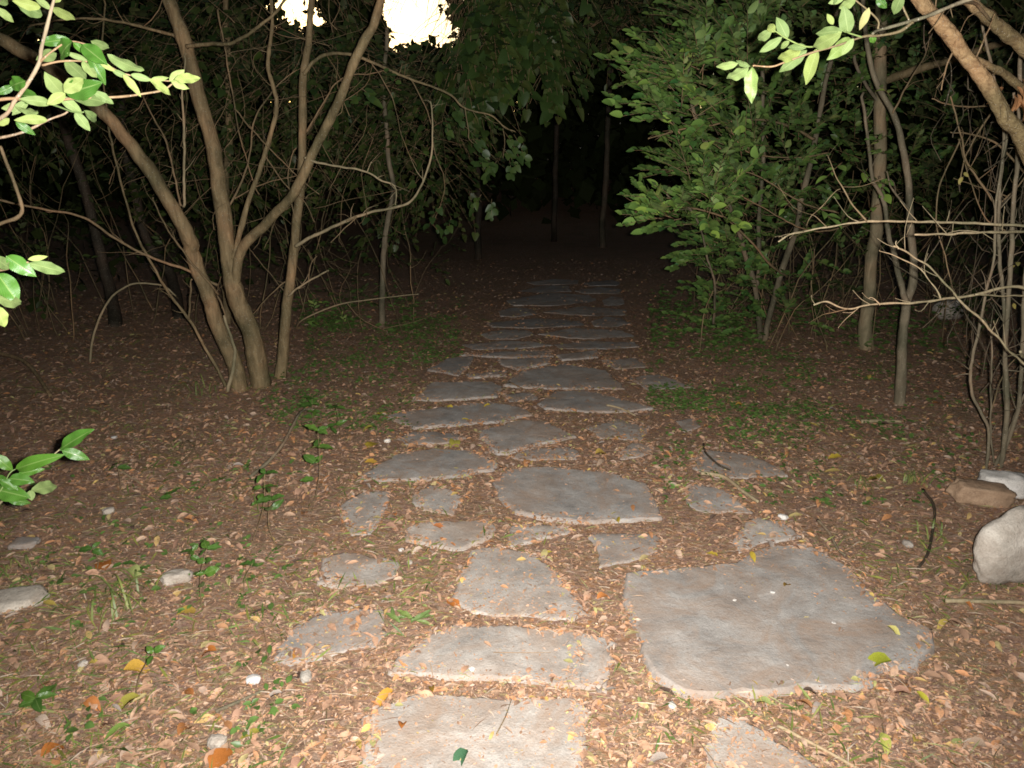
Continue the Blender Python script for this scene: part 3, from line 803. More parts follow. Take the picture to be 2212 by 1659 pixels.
PB = [(549,1477,.05,'bright white stone chip on the litter, largest of the chips','white_rock'), (181,1442,.035,'small grey stone on the litter near the two leaved seedling','rock'), (662,1476,.05,'crumbly pale stone in front of the half buried slab','rock'),
 (470,1613,.06,'pale stone in the front litter','rock'), (235,1111,.06,'pale oval stone far out on the litter','rock'), (1450,1538,.032,'white pebble on soil between the two front slabs','white_rock'),
 (1667,1296,.022,'white pebble on the middle of the largest slab','white_rock'), (1585,1314,.018,'white pebble on the inner part of the largest slab','white_rock'), (1699,1457,.016,'white pebble near the front edge of the largest slab','white_rock'),
 (1798,1363,.017,'white pebble beside a reddish patch on the largest slab','white_rock'), (867,1198,.026,'white pebble beside the low grey slab','white_rock'), (886,1226,.03,'cream pebble just in front of a white one','rock'),
 (1020,1464,.022,'tiny white pebble at the edge of the long slab','white_rock'), (837,961,.045,'white scrap of stone by the path beside a wide yellow leaf','white_rock'), (1960,1183,.055,'pale stone in the litter before the boulder','rock'), (1690,1128,.05,'white stone at the top tip of the largest slab','white_rock'), (247,950,.04,'white stone chip far out before the leaning trunks','white_rock')]
for i, (u, v, s, lab, mk) in enumerate(PB):
    rock('pebble', u, v, s, s * .8, s * .55, M[mk], lab, 11 + i * 1.7, i, .25, 'pebble', boxy=.5, group='pebbles and stone chips on the ground')

# ------------------------------------------------------------------ sticks on the ground
def stick(pts, r, mat, label, lift=.0, cat='stick', up=None):
    P = []
    for i, (u, v) in enumerate(pts):
        g = G(u, v); g.z = floor_z(g.x, g.y) + r * .8 + lift + (up[i] if up else 0); P.append(g)
    c = P[0].copy()
    o = bpy.data.objects.new('stick', None)
    t = Tubes(); t.add(P, r, r * .7, 7, 5, .15, .004, 0, int(c.x * 100), c)
    o = obj('stick', t.mesh('stick', mat), None, c)
    return tag(o, label, cat, 'sticks lying on the ground')
stick([(1519,968),(1523,990),(1550,1017),(1576,1029)], .007, M['twig_dark'], 'thin dark bent stick across a half buried slab')
stick([(1513,1033),(1560,1040),(1600,1070),(1637,1096)], .011, M['twig_pale'], 'bleached white stick beside the half buried slab')
stick([(1765,1130),(1792,1160),(1808,1193),(1825,1207)], .007, M['bark_grey'], 'grey crooked stick at the top edge of the largest slab')
stick([(2040,1306),(2120,1308),(2212,1311),(2330,1330)], .009, M['twig_pale'], 'straight tan stick lying in front of the round boulder')
stick([(1859,917),(1900,916),(1946,918)], .014, M['twig_pale'], 'short pale stick lying near the forked sapling')
stick([(1677,1583),(1728,1610),(1825,1662),(1900,1700)], .006, M['twig_pale'], 'thin pale stick lying across the front slab corner')
stick([(245,1010),(279,1033),(309,1053)], .006, M['twig_pale'], 'thin pale stick beside a small seedling')
stick([(541,1037),(605,996),(655,936),(690,926)], .010, M['bark_grey'], 'grey bent stick propped among the seedlings', up=(0, .05, .12, .10))
stick([(383,1013),(420,973),(407,956)], .006, M['twig'], 'hooked brown stick on the litter')
stick([(0,800),(64,818),(111,862)], .016, M['bark'], 'thick brown stick at the edge before the dark wood', up=(.12, .10, 0))
stick([(467,1546),(520,1522),(571,1499)], .006, M['bark_grey'], 'slender grey stick in the front litter')
stick([(1993,1064),(2018,1106),(2006,1190),(1983,1234)], .0075, M['twig_dark'], 'dark crooked streak lying before the round boulder')  # dark streak on the ground, laid as a thin tube
stick([(1310,886),(1340,893),(1372,906)], .008, M['twig_pale'], 'short pale stick on the path past the middle slab')
stick([(1100,835),(1160,860),(1200,870)], .005, M['twig'], 'thin twig across a litter covered stone')
stick([(702,1657),(706,1590),(709,1526)], .0025, M['twig'], 'thin brown stick lying beside the front slab')

# ------------------------------------------------------------------ foliage helpers
class Foliage:
    """collects leaves in sprays; the first n_parts that lie nearest become leaf objects, the rest one mesh"""
    def __init__(s, face=0.0): s.B, s.Y, s.Z, s.L = [], [], [], []; s.tw = Tubes(); s.face = face
    def spray(s, p, d, length, n, leaf, droop=.0, twig=.003, up=Vector((0, 0, 1)), spread=.95):
        d = Vector(d).normalized()
        pts = [p + d * length * t + Vector((0, 0, -droop * length * t * t)) for t in (0, .33, .66, 1)]
        if twig: s.tw.add(pts, twig, twig * .4, 4, 2)
        side = d.cross(up)
        if side.length < .1: side = d.orthogonal()
        side.normalize(); nrm = side.cross(d)
        for i in range(n):
            t = .15 + .85 * (i + .5) / n
            q = p + d * length * t + Vector((0, 0, -droop * length * t * t))
            sg = 1 if i % 2 else -1
            a = spread * random.uniform(.6, 1.2) * (1 - .55 * (i == n - 1) - .3 * t)
            y = d * math.cos(a) + side * sg * math.sin(a) + nrm * random.uniform(-.25, .35)
            z = nrm + side * random.uniform(-.45, .45) + d * random.uniform(-.5, .3) + Vector((random.uniform(-.3, .3), random.uniform(-.6, .1) - s.face, 0))
            s.B.append(q[:]); s.Y.append(y[:]); s.Z.append(z[:]); s.L.append(leaf * random.uniform(.5, 1.3))
    def arrays(s):
        return np.array(s.B, np.float32), np.array(s.Y, np.float32), np.array(s.Z, np.float32), np.array(s.L, np.float32)
GAPS = [(800, 1006, -400, 116), (576, 722, -400, 76), (838, 872, -400, 122), (470, 482, -400, 26), (516, 530, -400, 14), (548, 560, -400, 22), (716, 728, -400, 34), (744, 752, -400, 58), (770, 790, -400, 30), (1000, 1010, -400, 40), (1024, 1034, -400, 22), (1098, 1104, -400, 18)]
GAP_AE = []
for u0, u1, v0, v1 in GAPS:
    a0, a1 = math.degrees(math.atan2(*ray(u0, 40).xy)), math.degrees(math.atan2(*ray(u1, 40).xy))
    d = ray((u0 + u1) / 2, v1); e = math.degrees(math.atan2(d.z, math.hypot(d.x, d.y)))
    GAP_AE.append((a0, a1, e))
def in_gap(P, soft=1.0):
    """the window of open sky between the trees: a bearing range above a ragged lower edge"""
    az, el = aim(P[:, 0], P[:, 1], P[:, 2])
    r = np.zeros(len(P), bool)
    for gi, (a0, a1, e) in enumerate(GAP_AE):
        rag = soft * (0.25 * np.sin(az * 3.1 + gi) + 0.25 * np.sin(az * 7.7) + 1.6 * (rng.random(len(P)) - .5))
        rel = np.sin(el * 2.3) * .5 * soft
        top = 17.0
        sw = min(.75, (a1 - a0) * .25) * soft; rel = rel * min(1, (a1 - a0) / 3)
        r |= (az > a0 + rel + sw * rng.normal(0, 1, len(P))) & (az < a1 + rel + sw * rng.normal(0, 1, len(P))) & (el > e + rag) & (el < top)
    return r
def finish(fol, parent, n_parts, part_tpls, part_key, part_mat, mass_tpl, mass_mat, mass_name='foliage', tint=None, wr=(.85, 1.2), twig_mat=None, gap=True):
    B, Y, Z, L = fol.arrays()
    if gap:
        k = ~in_gap(B + Y * L[:, None] * .5); B, Y, Z, L = B[k], Y[k], Z[k], L[k]
    dist = np.linalg.norm(B - np.array([0, 0, CAM_H]), axis=1) / L
    order = np.argsort(dist)
    az, el = aim(B[:, 0], B[:, 1], B[:, 2])
    inside = (np.abs(az) < 37) & (el < 11)
    order = np.concatenate([order[inside[order]], order[~inside[order]]])
    a, b = order[:n_parts], order[n_parts:]
    for i in a:
        k = int(i) % len(part_tpls)
        leaf_obj('leaf', leaf_mesh((part_key, k), part_tpls[k], part_mat), parent, B[i], Y[i], Z[i], float(L[i]), random.uniform(*wr))
    if len(b):
        org = np.array(parent.location, np.float32)
        t = (.7 + .55 * rng.random((len(b), 1))) * np.array([[1, 1, 1.]]) * (1 + .18 * rng.normal(0, 1, (len(b), 1)) * np.array([[1.0, .35, .2]]))
        if tint is not None: t = t * np.array(tint)
        o = obj(mass_name, scatter(mass_name, mass_tpl, B[b] - org, Y[b], Z[b], L[b], rng.uniform(*wr, len(b)), mass_mat, np.clip(t, .2, 2)), parent)
        o['kind'] = 'stuff'
    if twig_mat and fol.tw.n:
        tm = fol.tw.mesh('twigs', twig_mat)
        tm.transform(Matrix.Translation(-parent.location))
        o = obj('twigs', tm, parent); o['kind'] = 'stuff'
def ell(fol, u, v, y, rx, ry, rz, n, leaf, length, nl, outward=1.0, droop=.25, twig=.003, bias=Vector((0, 0, 0)), shell=.5):
    c = W(u, v, y)
    for _ in range(n):
        while True:
            q = Vector((random.uniform(-1, 1), random.uniform(-1, 1), random.uniform(-1, 1)))
            if q.length < 1 and q.length > shell * random.random(): break
        p = c + Vector((q.x * rx, q.y * ry, q.z * rz))
        d = Vector((q.x, q.y, q.z * .5)) * outward + bias + Vector((random.uniform(-.6, .6), random.uniform(-.6, .6), random.uniform(-.3, .4)))
        if p.z < .1: continue
        fol.spray(p, d, length * random.uniform(.6, 1.2), nl + random.randrange(-1, 2), leaf, droop, twig)

# ------------------------------------------------------------------ the leaning clump by the path
b0 = G(548, 838); b0.z = hgt(b0.x, b0.y)
clump = thing('multistem_tree', 'brown leaning tree with forked trunks rising from one base beside the path', 'tree', b0)
Y0 = b0.y
limb('trunk', clump, px([(519,846,Y0-.04),(502,778,Y0-.04),(480,721,Y0-.05),(447,637,Y0-.08),(416,553,Y0-.12),(410,520,Y0-.15),(370,440,Y0-.2),(310,350,Y0-.22),(240,262,Y0-.25),(160,190,Y0-.3),(95,138,Y0-.35),(0,85,Y0-.4),(-120,20,Y0-.45)]), .055, .034, M['bark'], 16, 9, .17, .016, .12, 3, 'trunk leaning far over')
limb('trunk', clump, px([(570,846,Y0+.05),(560,800,Y0+.04),(541,721,Y0),(510,645,Y0),(494,560,Y0+.02),(480,440,Y0+.03),(460,330,Y0+.05),(430,200,Y0+.05),(400,95,Y0+.06),(365,0,Y0+.08),(320,-100,Y0+.1),(290,-250,Y0+.1)]), .067, .036, M['bark'], 18, 9, .17, .016, .15, 9, 'thickest trunk, nearly upright')
limb('trunk', clump, px([(500,640,Y0+.0),(522,540,Y0-.04),(575,480,Y0-.1),(638,416,Y0-.2),(689,302,Y0-.25),(743,195,Y0-.3),(780,105,Y0-.32),(812,40,Y0-.35),(830,-30,Y0-.4),(850,-160,Y0-.5)]), .034, .022, M['bark'], 14, 9, .17, .014, 0, 5, 'slender trunk angled over the path')
def br(parent, pts, y, y1, r0, r1, mat='twig', seed=0, sides=6, wob=.02, name='branch', rough=.15, forks=True):
    k = .78 if r0 < .02 else 1
    t = Tubes(); org = parent.location; rs = random.Random(seed * 7 + len(pts))
    L = t.add(px(pts, y, y1), r0 * k, r1 * k, sides, 8, rough * 1.7, wob, 0, seed, org)
    ln = sum((L[i + 1] - L[i]).length for i in range(len(L) - 1))
    if forks and r0 < .03:
        for q in range(int(ln * 5.5) + 1):
            i = rs.randrange(len(L) // 5, len(L) - 1); d = (L[i + 1] - L[i]).normalized()
            o = Vector((rs.uniform(-1, 1), rs.uniform(-.6, .4), rs.uniform(-.7, 1))); e = (d * rs.uniform(.3, .9) + o * .8).normalized(); l = rs.uniform(.03, .16)
            rr = (r0 + (r1 - r0) * i / len(L)) * k * .45
            p1 = L[i] + e * l * .5 + Vector((rs.uniform(-.1, .1), 0, rs.uniform(-.1, .1))) * l
            t.add([L[i], p1, L[i] + e * l + Vector((0, 0, rs.uniform(-.2, .3) * l))], min(rr, .0035), .0007, 4, 3, 0, 0, 0, 0, org)
    o = obj(name, t.mesh(name, M[mat]), parent)
    return L
BR = [
 ([(502,560),(540,430),(575,330),(601,232),(583,150),(588,60),(580,-40)], Y0, Y0+.1, .02, .010, 'bark'),
 ([(403,101),(450,96),(497,94),(537,74),(591,30),(640,-30)], Y0, Y0-.2, .018, .010, 'bark'),
 ([(378,78),(302,57),(235,46),(165,42),(60,60)], Y0+.05, Y0-.1, .014, .006, 'bark'),
 ([(470,616),(400,582),(310,548),(240,510),(180,470),(90,450),(0,435),(-120,420)], Y0-.05, Y0-.7, .013, .007, 'twig'),
 ([(470,636),(450,610),(403,553),(365,500),(331,427)], Y0-.05, Y0-.5, .011, .005, 'twig'),
 ([(487,836),(443,754),(410,691),(363,627),(318,553),(302,524),(279,453),(242,319),(232,269),(222,100),(225,0)], Y0-.05, Y0+.1, .015, .006, 'bark'),
 ([(410,690),(412,650),(415,603)], Y0-.05, Y0-.1, .009, .006, 'twig'),
 ([(396,447),(400,370),(400,285),(393,195),(398,120)], Y0, Y0-.1, .012, .007, 'twig_pale'),
 ([(392,445),(380,380),(356,302),(312,205),(290,120)], Y0-.05, Y0+.1, .009, .005, 'twig'),
 ([(658,340),(692,353),(743,361),(795,373),(829,391),(855,403),(860,424),(855,443)], Y0-.25, Y0-.4, .010, .004, 'twig_pale'),
 ([(795,373),(800,362),(804,352)], Y0-.33, Y0-.35, .004, .003, 'twig_pale'),
 ([(490,700),(470,640),(420,590),(402,540)], Y0+.1, Y0+.3, .008, .004, 'twig'),
 ([(480,470),(520,400),(540,330),(556,250),(600,180),(640,150)], Y0+.2, Y0+.3, .010, .004, 'twig'),
 ([(508,430),(560,400),(610,385),(640,380)], Y0+.3, Y0+.2, .006, .003, 'twig'),
 ([(570,330),(620,400),(660,440),(680,480)], Y0+.2, Y0+.0, .006, .003, 'twig'),
 ([(505,235),(560,300),(600,340),(690,420)], Y0+.1, Y0-.1, .007, .003, 'twig'),
 ([(470,20),(500,180),(520,300),(560,420)], Y0+.4, Y0+.5, .008, .004, 'twig'),
]
for i, (p, y, y1, a, b, m) in enumerate(BR): br(clump, p, y, y1, a, b, m, i * 3 + 1)
# fine bare twigs crossing between the trunks
tw = Tubes()
for i in range(75):
    u, v = random.uniform(230, 800), random.uniform(20, 560); y = Y0 + random.uniform(-.2, .9)
    a = random.choice([random.uniform(-.5, .5) + 1.57, random.uniform(0, 3.14)])
    l = random.uniform(60, 220); bend = random.uniform(-30, 30)
    P = px([(u, v), (u + math.cos(a) * l * .5 + bend, v - math.sin(a) * l * .5), (u + math.cos(a) * l, v - math.sin(a) * l)], y, y + random.uniform(-.2, .2))
    tw.add(P, random.uniform(.0014, .0034), .0009, 4, 4, 0, .07, 0, i, clump.location)
o = obj('twigs', tw.mesh('twigs', M['twig']), clump); o['kind'] = 'stuff'
limb('root_shoot', clump, px([(492,846,Y0-.2),(507,771,Y0-.16),(504,738,Y0-.15),(484,681,Y0-.12)]), .013, .009, M['twig_pale'], 6, 5, .15, .01, 0, 2, 'pale dead shoot in front of the trunks')

b1 = G(606, 815); b1.z = hgt(b1.x, b1.y); Y1 = b1.y
slim = thing('slender_tree', 'slim straight tree standing just right of the leaning clump', 'tree', b1)
slim['label'] = 'slim straight tree with a curving bare branch, next to the leaning clump'
limb('trunk', slim, px([(604,828,Y1),(612,745,Y1),(620,660,Y1),(632,570,Y1),(640,500,Y1),(650,380,Y1+.02),(652,250,Y1+.03),(655,165,Y1+.05),(664,110,Y1+.06),(670,40,Y1+.1),(680,-60,Y1+.1)]), .040, .019, M['bark'], 14, 6, .12, .010, .2, 12)
for i, (p, y, y1, a, b, m) in enumerate([
 ([(638,532),(680,508),(735,484),(802,460),(879,437),(912,393),(933,339),(934,279),(930,218)], Y1-.03, Y1-.5, .016, .005, 'twig_pale'),
 ([(748,478),(770,470),(740,500),(715,525)], Y1-.2, Y1-.3, .006, .003, 'twig'),
 ([(622,640),(665,607),(709,585)], Y1-.03, Y1-.2, .011, .008, 'twig_pale'), ([(665,607),(668,580),(685,553)], Y1-.1, Y1-.15, .006, .004, 'twig'),
 ([(628,600),(580,640),(545,680)], Y1, Y1+.1, .008, .004, 'twig'), ([(625,640),(590,600),(540,540)], Y1+.05, Y1+.2, .006, .003, 'twig'),
 ([(655,160),(692,124),(739,116),(802,131),(886,171),(970,202),(1003,232),(1057,249),(1087,275),(1114,286)], Y1, Y1+.2, .017, .004, 'bark'),
 ([(1003,232),(1014,280),(1018,302),(1057,333),(1070,345)], Y1+.15, Y1+.2, .005, .002, 'twig'), ([(1087,278),(1089,310),(1087,342)], Y1+.2, Y1+.25, .004, .002, 'twig'),
 ([(886,171),(930,260),(940,330),(960,400),(940,480)], Y1+.1, Y1+.4, .005, .002, 'twig'), ([(802,131),(840,200),(870,300),(900,360)], Y1+.1, Y1+.3, .005, .002, 'twig'),
 ([(650,300),(700,220),(735,170),(800,160),(840,150)], Y1+.05, Y1-.2, .008, .003, 'twig'),
 ([(640,480),(630,420),(622,370),(640,320)], Y1-.05, Y1-.1, .006, .004, 'twig')]):
    br(slim, p, y, y1, a, b, m, i * 5 + 2)
# round leaves on the twig ends that hang over the path
fo = Foliage()
for (u, v, y, n) in ((1090,285,Y1+.2,5),(1110,290,Y1+.2,5),(1085,320,Y1+.25,5),(1075,345,Y1+.25,6),(1060,350,Y1+.2,5),(1100,345,Y1+.25,4),(1020,300,Y1+.15,4),(1045,330,Y1+.2,4),(935,485,Y1+.4,4),(955,440,Y1+.4,3),(975,470,Y1+.4,3),(1040,420,Y1+.3,4),(1062,430,Y1+.3,4),(980,230,Y1+.2,5),(960,250,Y1+.2,5),(1000,270,Y1+.2,4),(780,190,Y1-.2,5),(745,215,Y1-.2,4),(905,330,Y1+.3,4),(820,150,Y1-.2,4),(1040,250,Y1+.2,4)):
    fo.spray(W(u, v, y), Vector((random.uniform(-.6, .8), random.uniform(-.4, .2), random.uniform(-.8, .1))), random.uniform(.10, .2), n + 1, .058, .3, .0018, Vector((0, -.6, .8)))
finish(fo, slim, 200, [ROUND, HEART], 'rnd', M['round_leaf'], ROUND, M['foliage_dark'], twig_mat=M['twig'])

# ------------------------------------------------------------------ broadleaf trees behind the clump and over the path
def bg_tree(name, label, base, top_pts, r0, r1, mat, y, ells, leaf, group=None, parts=0, tpl=LOW, length=.45, nl=7, tint=None, mass='foliage_dark', cat='tree', bias=Vector((0, -.2, -.2)), key='bgt'):
    g = G(*base); g.z = hgt(g.x, g.y)
    t = thing(name, label, cat, g, group)
    P = [Vector((g.x, g.y, g.z - .05))] + px(top_pts, y)
    limb('trunk', t, P, r0, r1, M[mat], 10, 5, .10, .02, .25, int(base[0]))
    if ells:
        f = Foliage()
        for e in ells: ell(f, *e[:6], int(e[6] * 1.8), leaf, length, nl, .6, .35, .003, bias)
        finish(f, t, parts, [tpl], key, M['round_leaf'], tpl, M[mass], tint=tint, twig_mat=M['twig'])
    return t
bg_tree('broadleaf_tree', 'thin dark tree behind the thick trunk, crowned with broad leaves', (488, 700), [(489,560),(489,386),(494,302),(494,201),(490,67),(486,-80)], .035, .022, 'bark', 7.0,
  [(560,60,7.0,1.1,.7,.75,90),(430,200,7.2,.7,.5,.7,40),(640,190,7.3,.8,.5,.6,55),(300,60,7.0,.9,.6,.7,50),(500,380,7.4,.7,.5,.6,30),(560,-120,7,1.4,.9,.7,90),(350,300,7.6,.8,.5,.5,30)], .08, parts=300, tpl=HEART, key='hrt')
bg_tree('broadleaf_tree', 'thin grey tree behind the curving bare branch, with dim broad leaves', (823, 704), [(826,640),(828,551),(839,470),(849,403),(839,336),(830,200),(836,60)], .03, .018, 'bark_grey', 7.0,
  [(770,210,7.3,.8,.5,.5,60),(890,260,7.2,.6,.5,.55,60),(950,190,7.0,.45,.4,.5,45),(700,300,7.6,.6,.5,.5,30),(930,360,7.6,.5,.4,.4,25),(800,420,7.8,.5,.4,.5,14),(740,120,7.1,.6,.5,.4,45)], .072, parts=280, tpl=HEART, key='hrt')
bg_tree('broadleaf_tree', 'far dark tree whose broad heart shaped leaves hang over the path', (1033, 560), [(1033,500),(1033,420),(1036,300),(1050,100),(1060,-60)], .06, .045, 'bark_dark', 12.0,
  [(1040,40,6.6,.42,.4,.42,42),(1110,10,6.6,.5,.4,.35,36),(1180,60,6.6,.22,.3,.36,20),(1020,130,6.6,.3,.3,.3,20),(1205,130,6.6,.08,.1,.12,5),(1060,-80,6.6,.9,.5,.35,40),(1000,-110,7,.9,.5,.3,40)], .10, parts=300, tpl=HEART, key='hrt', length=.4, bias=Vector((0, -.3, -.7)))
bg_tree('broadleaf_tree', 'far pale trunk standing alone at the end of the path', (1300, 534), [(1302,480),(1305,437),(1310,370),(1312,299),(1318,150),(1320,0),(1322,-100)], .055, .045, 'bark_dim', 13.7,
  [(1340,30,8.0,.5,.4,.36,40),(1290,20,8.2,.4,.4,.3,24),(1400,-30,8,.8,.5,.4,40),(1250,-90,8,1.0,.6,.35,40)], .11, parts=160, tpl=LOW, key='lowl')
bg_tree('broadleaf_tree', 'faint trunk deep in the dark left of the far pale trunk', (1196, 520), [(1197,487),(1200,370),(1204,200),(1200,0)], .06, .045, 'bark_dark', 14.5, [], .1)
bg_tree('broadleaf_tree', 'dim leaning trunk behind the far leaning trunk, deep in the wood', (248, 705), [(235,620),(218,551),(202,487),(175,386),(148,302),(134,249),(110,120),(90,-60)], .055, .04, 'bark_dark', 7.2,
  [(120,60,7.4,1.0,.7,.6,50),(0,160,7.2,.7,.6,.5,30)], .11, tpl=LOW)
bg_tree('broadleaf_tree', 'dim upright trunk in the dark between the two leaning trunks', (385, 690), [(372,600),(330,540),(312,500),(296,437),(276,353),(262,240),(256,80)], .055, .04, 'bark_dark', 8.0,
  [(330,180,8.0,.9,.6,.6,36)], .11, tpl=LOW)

# ------------------------------------------------------------------ the bush and trees on the other side
gb = G(1640, 735); gb.z = hgt(gb.x, gb.y)
bush = thing('evergreen_bush', 'tall dense evergreen bush leaning out over the path edge', 'bush', gb)
for i, (p, y, y1, a, b) in enumerate([
 ([(1640,740),(1635,640),(1600,520),(1560,400),(1500,250),(1480,100)], gb.y, 4.9, .025, .008), ([(1650,742),(1680,620),(1720,480),(1760,300),(1800,100),(1810,-60)], gb.y, 5.1, .03, .012),
 ([(1540,700),(1545,640),(1530,560),(1500,460),(1440,420)], 5.8, 4.7, .014, .005), ([(1636,650),(1640,500),(1650,300),(1640,50),(1640,-60)], gb.y, 5.1, .02, .01),
 ([(1700,600),(1650,560),(1560,470),(1420,440),(1360,470)], 5.6, 4.6, .012, .004), ([(1760,300),(1700,270),(1600,260),(1480,280),(1400,300)], 5.2, 4.7, .012, .004),
 ([(1580,440),(1500,330),(1400,210),(1350,150)], 5.1, 4.6, .010, .004), ([(1790,330),(1720,340),(1620,330),(1580,280)], 5.0, 4.7, .007, .003), ([(1812,460),(1740,440),(1640,380),(1590,370)], 5.0, 4.8, .008, .003),
 ([(1872,470),(1780,500),(1700,480),(1600,420)], 5.4, 5.0, .009, .004)]):
    br(bush, p, y, y1, a, b, 'bark_grey' if i < 4 else 'twig', i + 40, 8)
f = Foliage(.7)
LB = Vector((-.55, -.30, .32))
for e in [(1490,205,4.45,.22,.28,.18,36),(1470,140,4.4,.15,.2,.10,18),(1550,160,4.8,.34,.4,.32,62),(1640,60,5.3,.5,.5,.45,80),(1720,140,5.9,.7,.5,.6,100),(1860,150,6.6,.8,.5,.7,80),(1620,320,5.1,.38,.4,.34,66),
          (1540,350,4.8,.20,.3,.16,26),(1510,430,4.5,.22,.28,.16,38),(1440,465,4.35,.10,.15,.05,12),(1455,255,4.4,.11,.15,.08,12),(1650,330,5.8,.6,.4,.5,80),(1790,380,6.5,.75,.4,.6,70),(1610,480,5.5,.36,.4,.28,46),(1690,530,6.3,.6,.4,.45,50),
          (1590,610,5.9,.28,.3,.25,24),(1545,530,5.2,.16,.25,.14,15),(1610,680,6.1,.5,.3,.2,24),(1920,330,6.9,.6,.4,.6,40),(1640,-90,5.6,.8,.6,.4,70),(1880,-80,6.2,.9,.6,.4,60),(1570,20,5.1,.26,.35,.2,34)]:
    ell(f, *e, .066, .30, 13, .8, .12, .0024, LB)
finish(f, bush, 300, OVAL, 'ovl', M['leaf_bush'], OVLOW, M['foliage'], wr=(1.0, 1.32), twig_mat=M['twig'], gap=False)  # nearest leaves get a lighter leaf colour to look flash-lit
# dim inner screen of the wood behind it
g2 = G(1874, 752); g2.z = hgt(g2.x, g2.y); Y2 = g2.y
pale = thing('pale_tree', 'pale straight tree trunk standing behind the bush', 'tree', g2)
limb('trunk', pale, px([(1874,765),(1869,721),(1870,687),(1877,637),(1882,553),(1892,504),(1896,437),(1902,336),(1902,235),(1902,84),(1905,-40),(1908,-200)], Y2), .056, .04, M['bark_pale'], 14, 6, .12, .008, .3, 31)
br(pale, [(1902,180),(1960,160),(2006,144),(2057,128),(2141,101),(2240,70)], Y2, Y2 - .3, .034, .022, 'bark', 3, 10)
br(pale, [(1902,230),(1850,134),(1845,10),(1840,-80)], Y2, Y2 - .2, .018, .01, 'bark_grey', 4, 8)
f = Foliage()
for e in [(2060,-20,5.9,.7,.4,.5,50),(2130,180,6.2,.6,.4,.6,45),(2010,260,6.6,.7,.4,.8,60),(2100,420,6.8,.6,.4,.6,28),(1960,480,6.6,.4,.3,.5,24),(1900,-60,6.2,1.0,.6,.5,50),(2100,60,6.6,.7,.4,.5,40)]: ell(f, *e, .085, .3, 7, .5, .2, .0025, LB)
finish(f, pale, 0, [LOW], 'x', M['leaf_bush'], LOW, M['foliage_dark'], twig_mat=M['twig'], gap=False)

g3 = G(1944, 873); g3.z = hgt(g3.x, g3.y); Y3 = g3.y
sap = thing('forked_sapling', 'thin grey sapling forking low, in front of the pale trunk', 'sapling', g3)
limb('trunk', sap, px([(1943,882),(1948,788),(1953,721),(1959,650),(1970,612),(1973,553),(1966,470),(1963,386),(1946,302),(1929,245),(1892,175),(1870,80),(1860,-60)], Y3, Y3 + .1), .032, .012, M['bark_grey'], 10, 6, .12, .008, .25, 33)
br(sap, [(1958,652),(1946,613),(1929,553),(1916,500),(1908,437),(1886,386),(1875,300),(1865,200)], Y3, Y3 + .2, .02, .008, 'bark_grey', 6, 8)
br(sap, [(1966,455),(1945,430),(1925,400),(1915,370)], Y3, Y3, .010, .005, 'bark_grey', 7)
br(sap, [(1929,245),(1960,190),(2000,120),(2013,40)], Y3, Y3, .008, .003, 'twig', 8)
f = Foliage()
for (u, v, n) in ((1930,290,4),(1915,330,5),(1900,380,5),(1870,320,5),(1850,360,5),(1880,400,4),(1820,350,4),(1760,440,4),(1720,420,3),(1900,440,3),(1925,210,3),(1870,110,4)):
    f.spray(W(u, v, Y3 + random.uniform(-.1, .3)), Vector((random.uniform(-1, .3), -.4, random.uniform(-.5, .5))), .16, n, .075, .1, .0025)
finish(f, sap, 60, MID, 'bsh', M['leaf_bush'], LOW, M['foliage'], twig_mat=M['twig'], gap=False)

g4 = G(2152, 1012); g4.z = hgt(g4.x, g4.y); Y4 = g4.y
stems = thing('stem_thicket', 'clump of thin grey stems rising behind the tan block', 'shrub', g4)
for i, (p, a, b) in enumerate([
 ([(2130,1030),(2134,922),(2104,855),(2097,802),(2104,754),(2117,704),(2132,620),(2144,570),(2150,450),(2170,330),(2190,200)], .011, .006),
 ([(2160,1010),(2174,922),(2172,800),(2174,687),(2184,553),(2191,437),(2200,300),(2205,100)], .017, .011),
 ([(2163,1005),(2174,900),(2171,788),(2168,654),(2161,553),(2161,437),(2168,302),(2150,180),(2134,101),(2110,-40)], .013, .007),
 ([(2140,1028),(2174,956),(2205,855),(2208,704),(2215,600),(2235,420)], .016, .010),
 ([(2150,1020),(2140,940),(2141,860),(2143,780),(2140,700)], .007, .005),
 ([(2168,990),(2190,900),(2230,800),(2260,600)], .010, .006),
 ([(2135,905),(2150,850),(2170,800),(2200,770)], .005, .003),
 ([(2158,447),(2090,353),(2074,292),(2053,208)], .007, .004), ([(2151,228),(2067,228),(2013,213)], .005, .003), ([(2147,235),(2094,322),(2074,400)], .006, .003),
 ([(2074,300),(2027,403),(2023,487),(2043,551),(2060,640)], .005, .003), ([(2230,395),(2158,319),(2107,292),(2053,285)], .008, .003), ([(2190,430),(2120,405),(2060,385)], .004, .002), ([(2161,437),(2200,400),(2240,330)], .006, .003),
 ([(2174,500),(2130,470),(2090,380),(2070,300)], .005, .002)]):
    br(stems, p, Y4 + .02 * i, Y4 + .02 * i - .1, a, b, 'bark_grey' if i < 6 else 'twig', i + 60, 8, .012)
f = Foliage()
for (u, v) in ((2074,345),(2085,365),(2195,650),(2165,300),(2110,80),(2203,560)): f.spray(W(u, v, Y4), Vector((random.uniform(-1, 1), -.3, -.6)), .05, 2, .05, .1, .002)
finish(f, stems, 20, MID, 'yel', M['leaf_yellow'], LOW, M['foliage'], gap=False)

